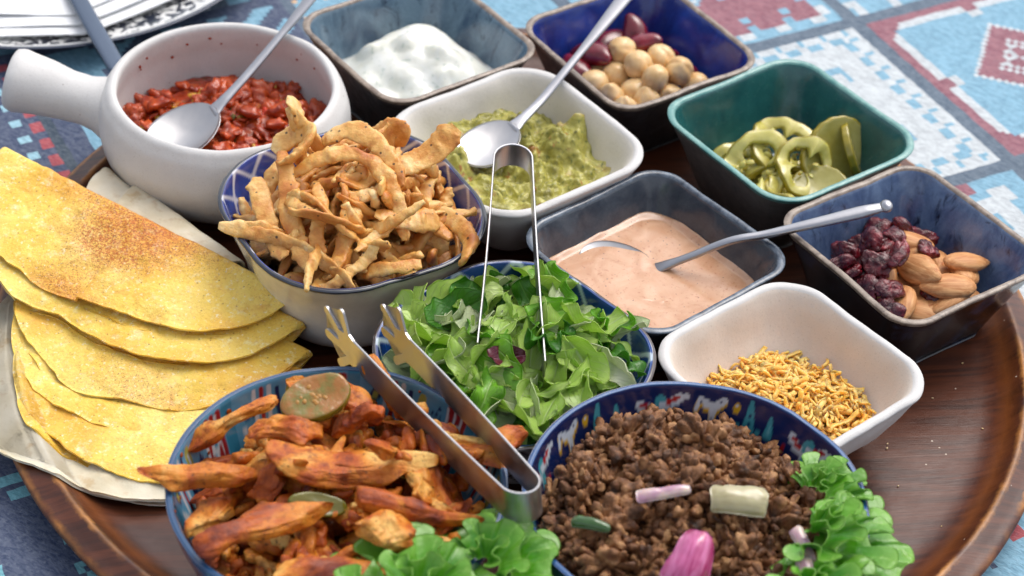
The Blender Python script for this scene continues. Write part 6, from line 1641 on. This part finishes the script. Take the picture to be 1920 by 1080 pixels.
# ================================================================== PLATE, NAPKIN, KNIFE
def build_plate():
    c = (-29.2, 31.6)
    m = Mat('plate_print', rough=.2, coat=.4); tc = m.coord(); sp = m.node('SeparateXYZ'); m.L(tc, sp.inputs[0])
    r = m.math('SQRT', m.math('ADD', m.math('MULTIPLY', sp.outputs[0], sp.outputs[0]), m.math('MULTIPLY', sp.outputs[1], sp.outputs[1])))
    an = m.math('ARCTAN2', sp.outputs[1], sp.outputs[0])
    cb = m.node('CombineXYZ'); m.L(m.math('MULTIPLY', an, 9), cb.inputs[0]); m.L(m.math('MULTIPLY', r, .9), cb.inputs[1])
    pat = m.step(m.noise(cb.outputs[0], 2.2, 2, .5, .8), .47, .53)
    band = m.math('MULTIPLY', m.step(r, 10.6, 10.7), m.step(r, 12.75, 12.65)); k = m.math('MULTIPLY', band, pat)
    line = m.math('MULTIPLY', m.step(r, 12.85, 12.95), 1.0)
    c_ = m.mix(k, (.74, .74, .72), srgb(26, 34, 52)); c_ = m.mix(line, c_, srgb(34, 44, 66)); m.color(c_)
    keys = [(.01, .02), (7, .02), (7.4, .1), (9.5, .45), (12.4, 1.1), (13.1, 1.35), (13.22, 1.42), (13.1, 1.47), (12.4, 1.28), (9.8, .75), (8, .32), (.01, .25)]
    V, F = lathe('plate', smooth_profile(keys, 4), 200, None)
    tag(link('side_plate', new_mesh('side_plate', V, F, [m.m]), loc=(*c, .0)), 'white plate with a black and white printed border at the back left', 'plate')
    nm = Mat('paper_napkin', rough=.8, spec=.2, sss=.2, sss_s=.1, sss_r=(1, 1, 1)); co = nm.coord(); nm.color(nm.mix(nm.noise(co, .6, 3), (.76, .77, .78), (.84, .85, .86))); nm.bump(nm.voro(co, 5), .02, .5); nm.bump(nm.noise(co, .4, 3), .1, .5)
    # folded in layers: corners in cm
    def layer(q, z, seed, t=.07):
        n = 36; a = np.linspace(0, 1, n); A, Bb = np.meshgrid(a, a, indexing='ij'); q = np.array(q, float)
        P = (1 - A)[..., None] * ((1 - Bb)[..., None] * q[0] + Bb[..., None] * q[3]) + A[..., None] * ((1 - Bb)[..., None] * q[1] + Bb[..., None] * q[2])
        Z = z + .10 * fbm(np.stack([P[..., 0] * .3, P[..., 1] * .3, A * 0 + seed], -1), seed) + .25 * np.exp(-(A * 9) ** 2) * 0
        V, F, uv = sheet(np.concatenate([P, Z[..., None]], -1), t); return V, F
    root = empty('paper_napkin', (-25, 27, 1.4), 'folded white paper napkin lying on the plate under the knife', 'napkin')
    for i, (q, z) in enumerate([([(-30, 19.2), (-24.6, 20.2), (-17.2, 27.9), (-24, 34)], 1.5), ([(-30.5, 19.9), (-24.9, 20.9), (-17.6, 28.5), (-25, 34)], 1.66), ([(-31, 20.8), (-25.4, 21.6), (-18.2, 29.2), (-26, 34)], 1.82)]):
        V, F = layer(q, z, 5 + i); V = V - np.array([-25, 27, 1.4]); link('fold_layer', new_mesh('fold_layer', V, F, [nm.m]), root)
    V, F = loft(sweep(bez([(-29.0, 29.5, 2.25), (-26.0, 23.8, 2.25), (-24.2, 20.4, 2.2), (-22.3, 17.0, 2.05), (-21.9, 16.2, 2.02)], 40), np.interp(np.linspace(0, 1, 40), [0, .8, .97, 1], [.42, .5, .5, .3]), .16, 18, power=4))
    kn = link('table_knife', new_mesh('table_knife', V, F, [DARKST.m])); tag(kn, 'blue-grey steel knife handle lying over the plate edge behind the pot', 'knife')
build_plate()
# ================================================================== CRUMBS AND SMEARS
def build_crumbs():
    rng = np.random.default_rng(99); V0, F0 = ico(1); m = Mat('crumb', rough=.6); m.color(m.mix(m.step(m.noise(m.coord(), .9, 2), .4, .6), srgb(216, 190, 150), srgb(226, 196, 130)))
    geo = []
    for k in range(44):
        a = rng.uniform(-1.9, .9) if k < 60 else rng.uniform(2.6, 4.2); r = rng.uniform(14.5, 22.2); x, y = r * math.cos(a), r * math.sin(a)
        if math.hypot(x + 16, y + 5) < 9 or (x < 0 and y > -6): continue
        s = rng.uniform(.02, .05); geo.append((V0 * np.array([s * rng.uniform(.8, 1.8), s, s * .7]) @ rotm(0, 0, rng.random() * 6).T + [x, y, 1.03 + s * .4 + max(0, r - 20.6) * .09], F0))
    V, F = join(geo); tag(link('crumbs', new_mesh('crumbs', V, F, [m.m])), 'tiny pale and orange crumbs scattered on the bare wood of the tray', 'crumbs', kind='stuff')
    # splashes: thin flattened drops stuck on walls and rims
    def drops(name, mat, spots, label, cat):
        geo = []; D, F = ico(2)
        for (x, y, z), nrm, s in spots:
            n = Vector(nrm).normalized(); M = np.array(Vector((0, 0, 1)).rotation_difference(n).to_matrix())
            geo.append(((D * np.array([s * rng.uniform(.7, 1.4), s, .03])) @ M.T + np.array([x, y, z]), F))
        V, F = join(geo); tag(link(name, new_mesh(name, V, F, [mat.m])), label, cat, kind='stuff')
    rs = Mat('salsa_smear', rough=.25); rs.color(srgb(150, 52, 24)); c = (-15.27, 9.6); sp = []
    for k in range(16):
        a = rng.uniform(.5, 2.7); z = rng.uniform(4.9, 6.2); r = float(inner_pot(z)) - .02; sp.append(((c[0] + r * math.cos(a), c[1] + r * math.sin(a), z), (-math.cos(a), -math.sin(a), .1), rng.uniform(.04, .12)))
    drops('salsa_splashes', rs, sp, 'small red salsa splashes on the inside back wall of the pot', 'splashes')
    ys = Mat('chicken_oil', rough=.15, coat=.5); ys.color(srgb(150, 66, 16)); sp = []
    for k in range(22):
        a = rng.uniform(1.0, 4.2); z = rng.uniform(6.1, 7.5); r = float(inner_round(z, 7.6, 6.55)) - .015; sp.append(((-6.72 + r * math.cos(a), -17.6 + r * math.sin(a), z), (-math.cos(a), -math.sin(a), .3), rng.uniform(.04, .13)))
    drops('sauce_splashes', ys, sp, 'small orange-brown sauce splashes on the inner wall of the chicken bowl', 'splashes')
build_crumbs()
# ================================================================== WHERE EACH SCATTERED PIECE LIES
_short = {'kidney beans in the blue bowl': 'dark red kidney bean', 'chickpeas in the blue bowl': 'beige chickpea',
          'almonds in the mottled blue bowl': 'brown almond', 'dried cranberries in the mottled blue bowl': 'wrinkled dried cranberry',
          'loose shreds on the cheese heap': 'orange cheese shred', 'fried onion strips in the black-rimmed bowl': 'golden fried onion strip',
          'grilled chicken pieces in the round bowl': 'spiced chicken piece', 'small chicken shreds in the round bowl': 'small chicken shred',
          'larger beef crumbles on the heap': 'browned beef crumble', 'big beef clumps on the heap': 'big knobbly beef clump', 'dark green salad leaves': 'dark green torn leaf', 'bright green salad leaves': 'bright green torn leaf',
          'pale lettuce strips': 'pale lettuce strip', 'whitish lettuce ribs': 'whitish lettuce rib', 'frisee sprigs': 'thin frisee sprig'}
name_places(_short, {g: ('bean' in g or 'almond' in g or 'strip' in g or 'shred' in g or 'leav' in g or 'rib' in g or 'sprig' in g or 'chicken' in g) for g in _short})
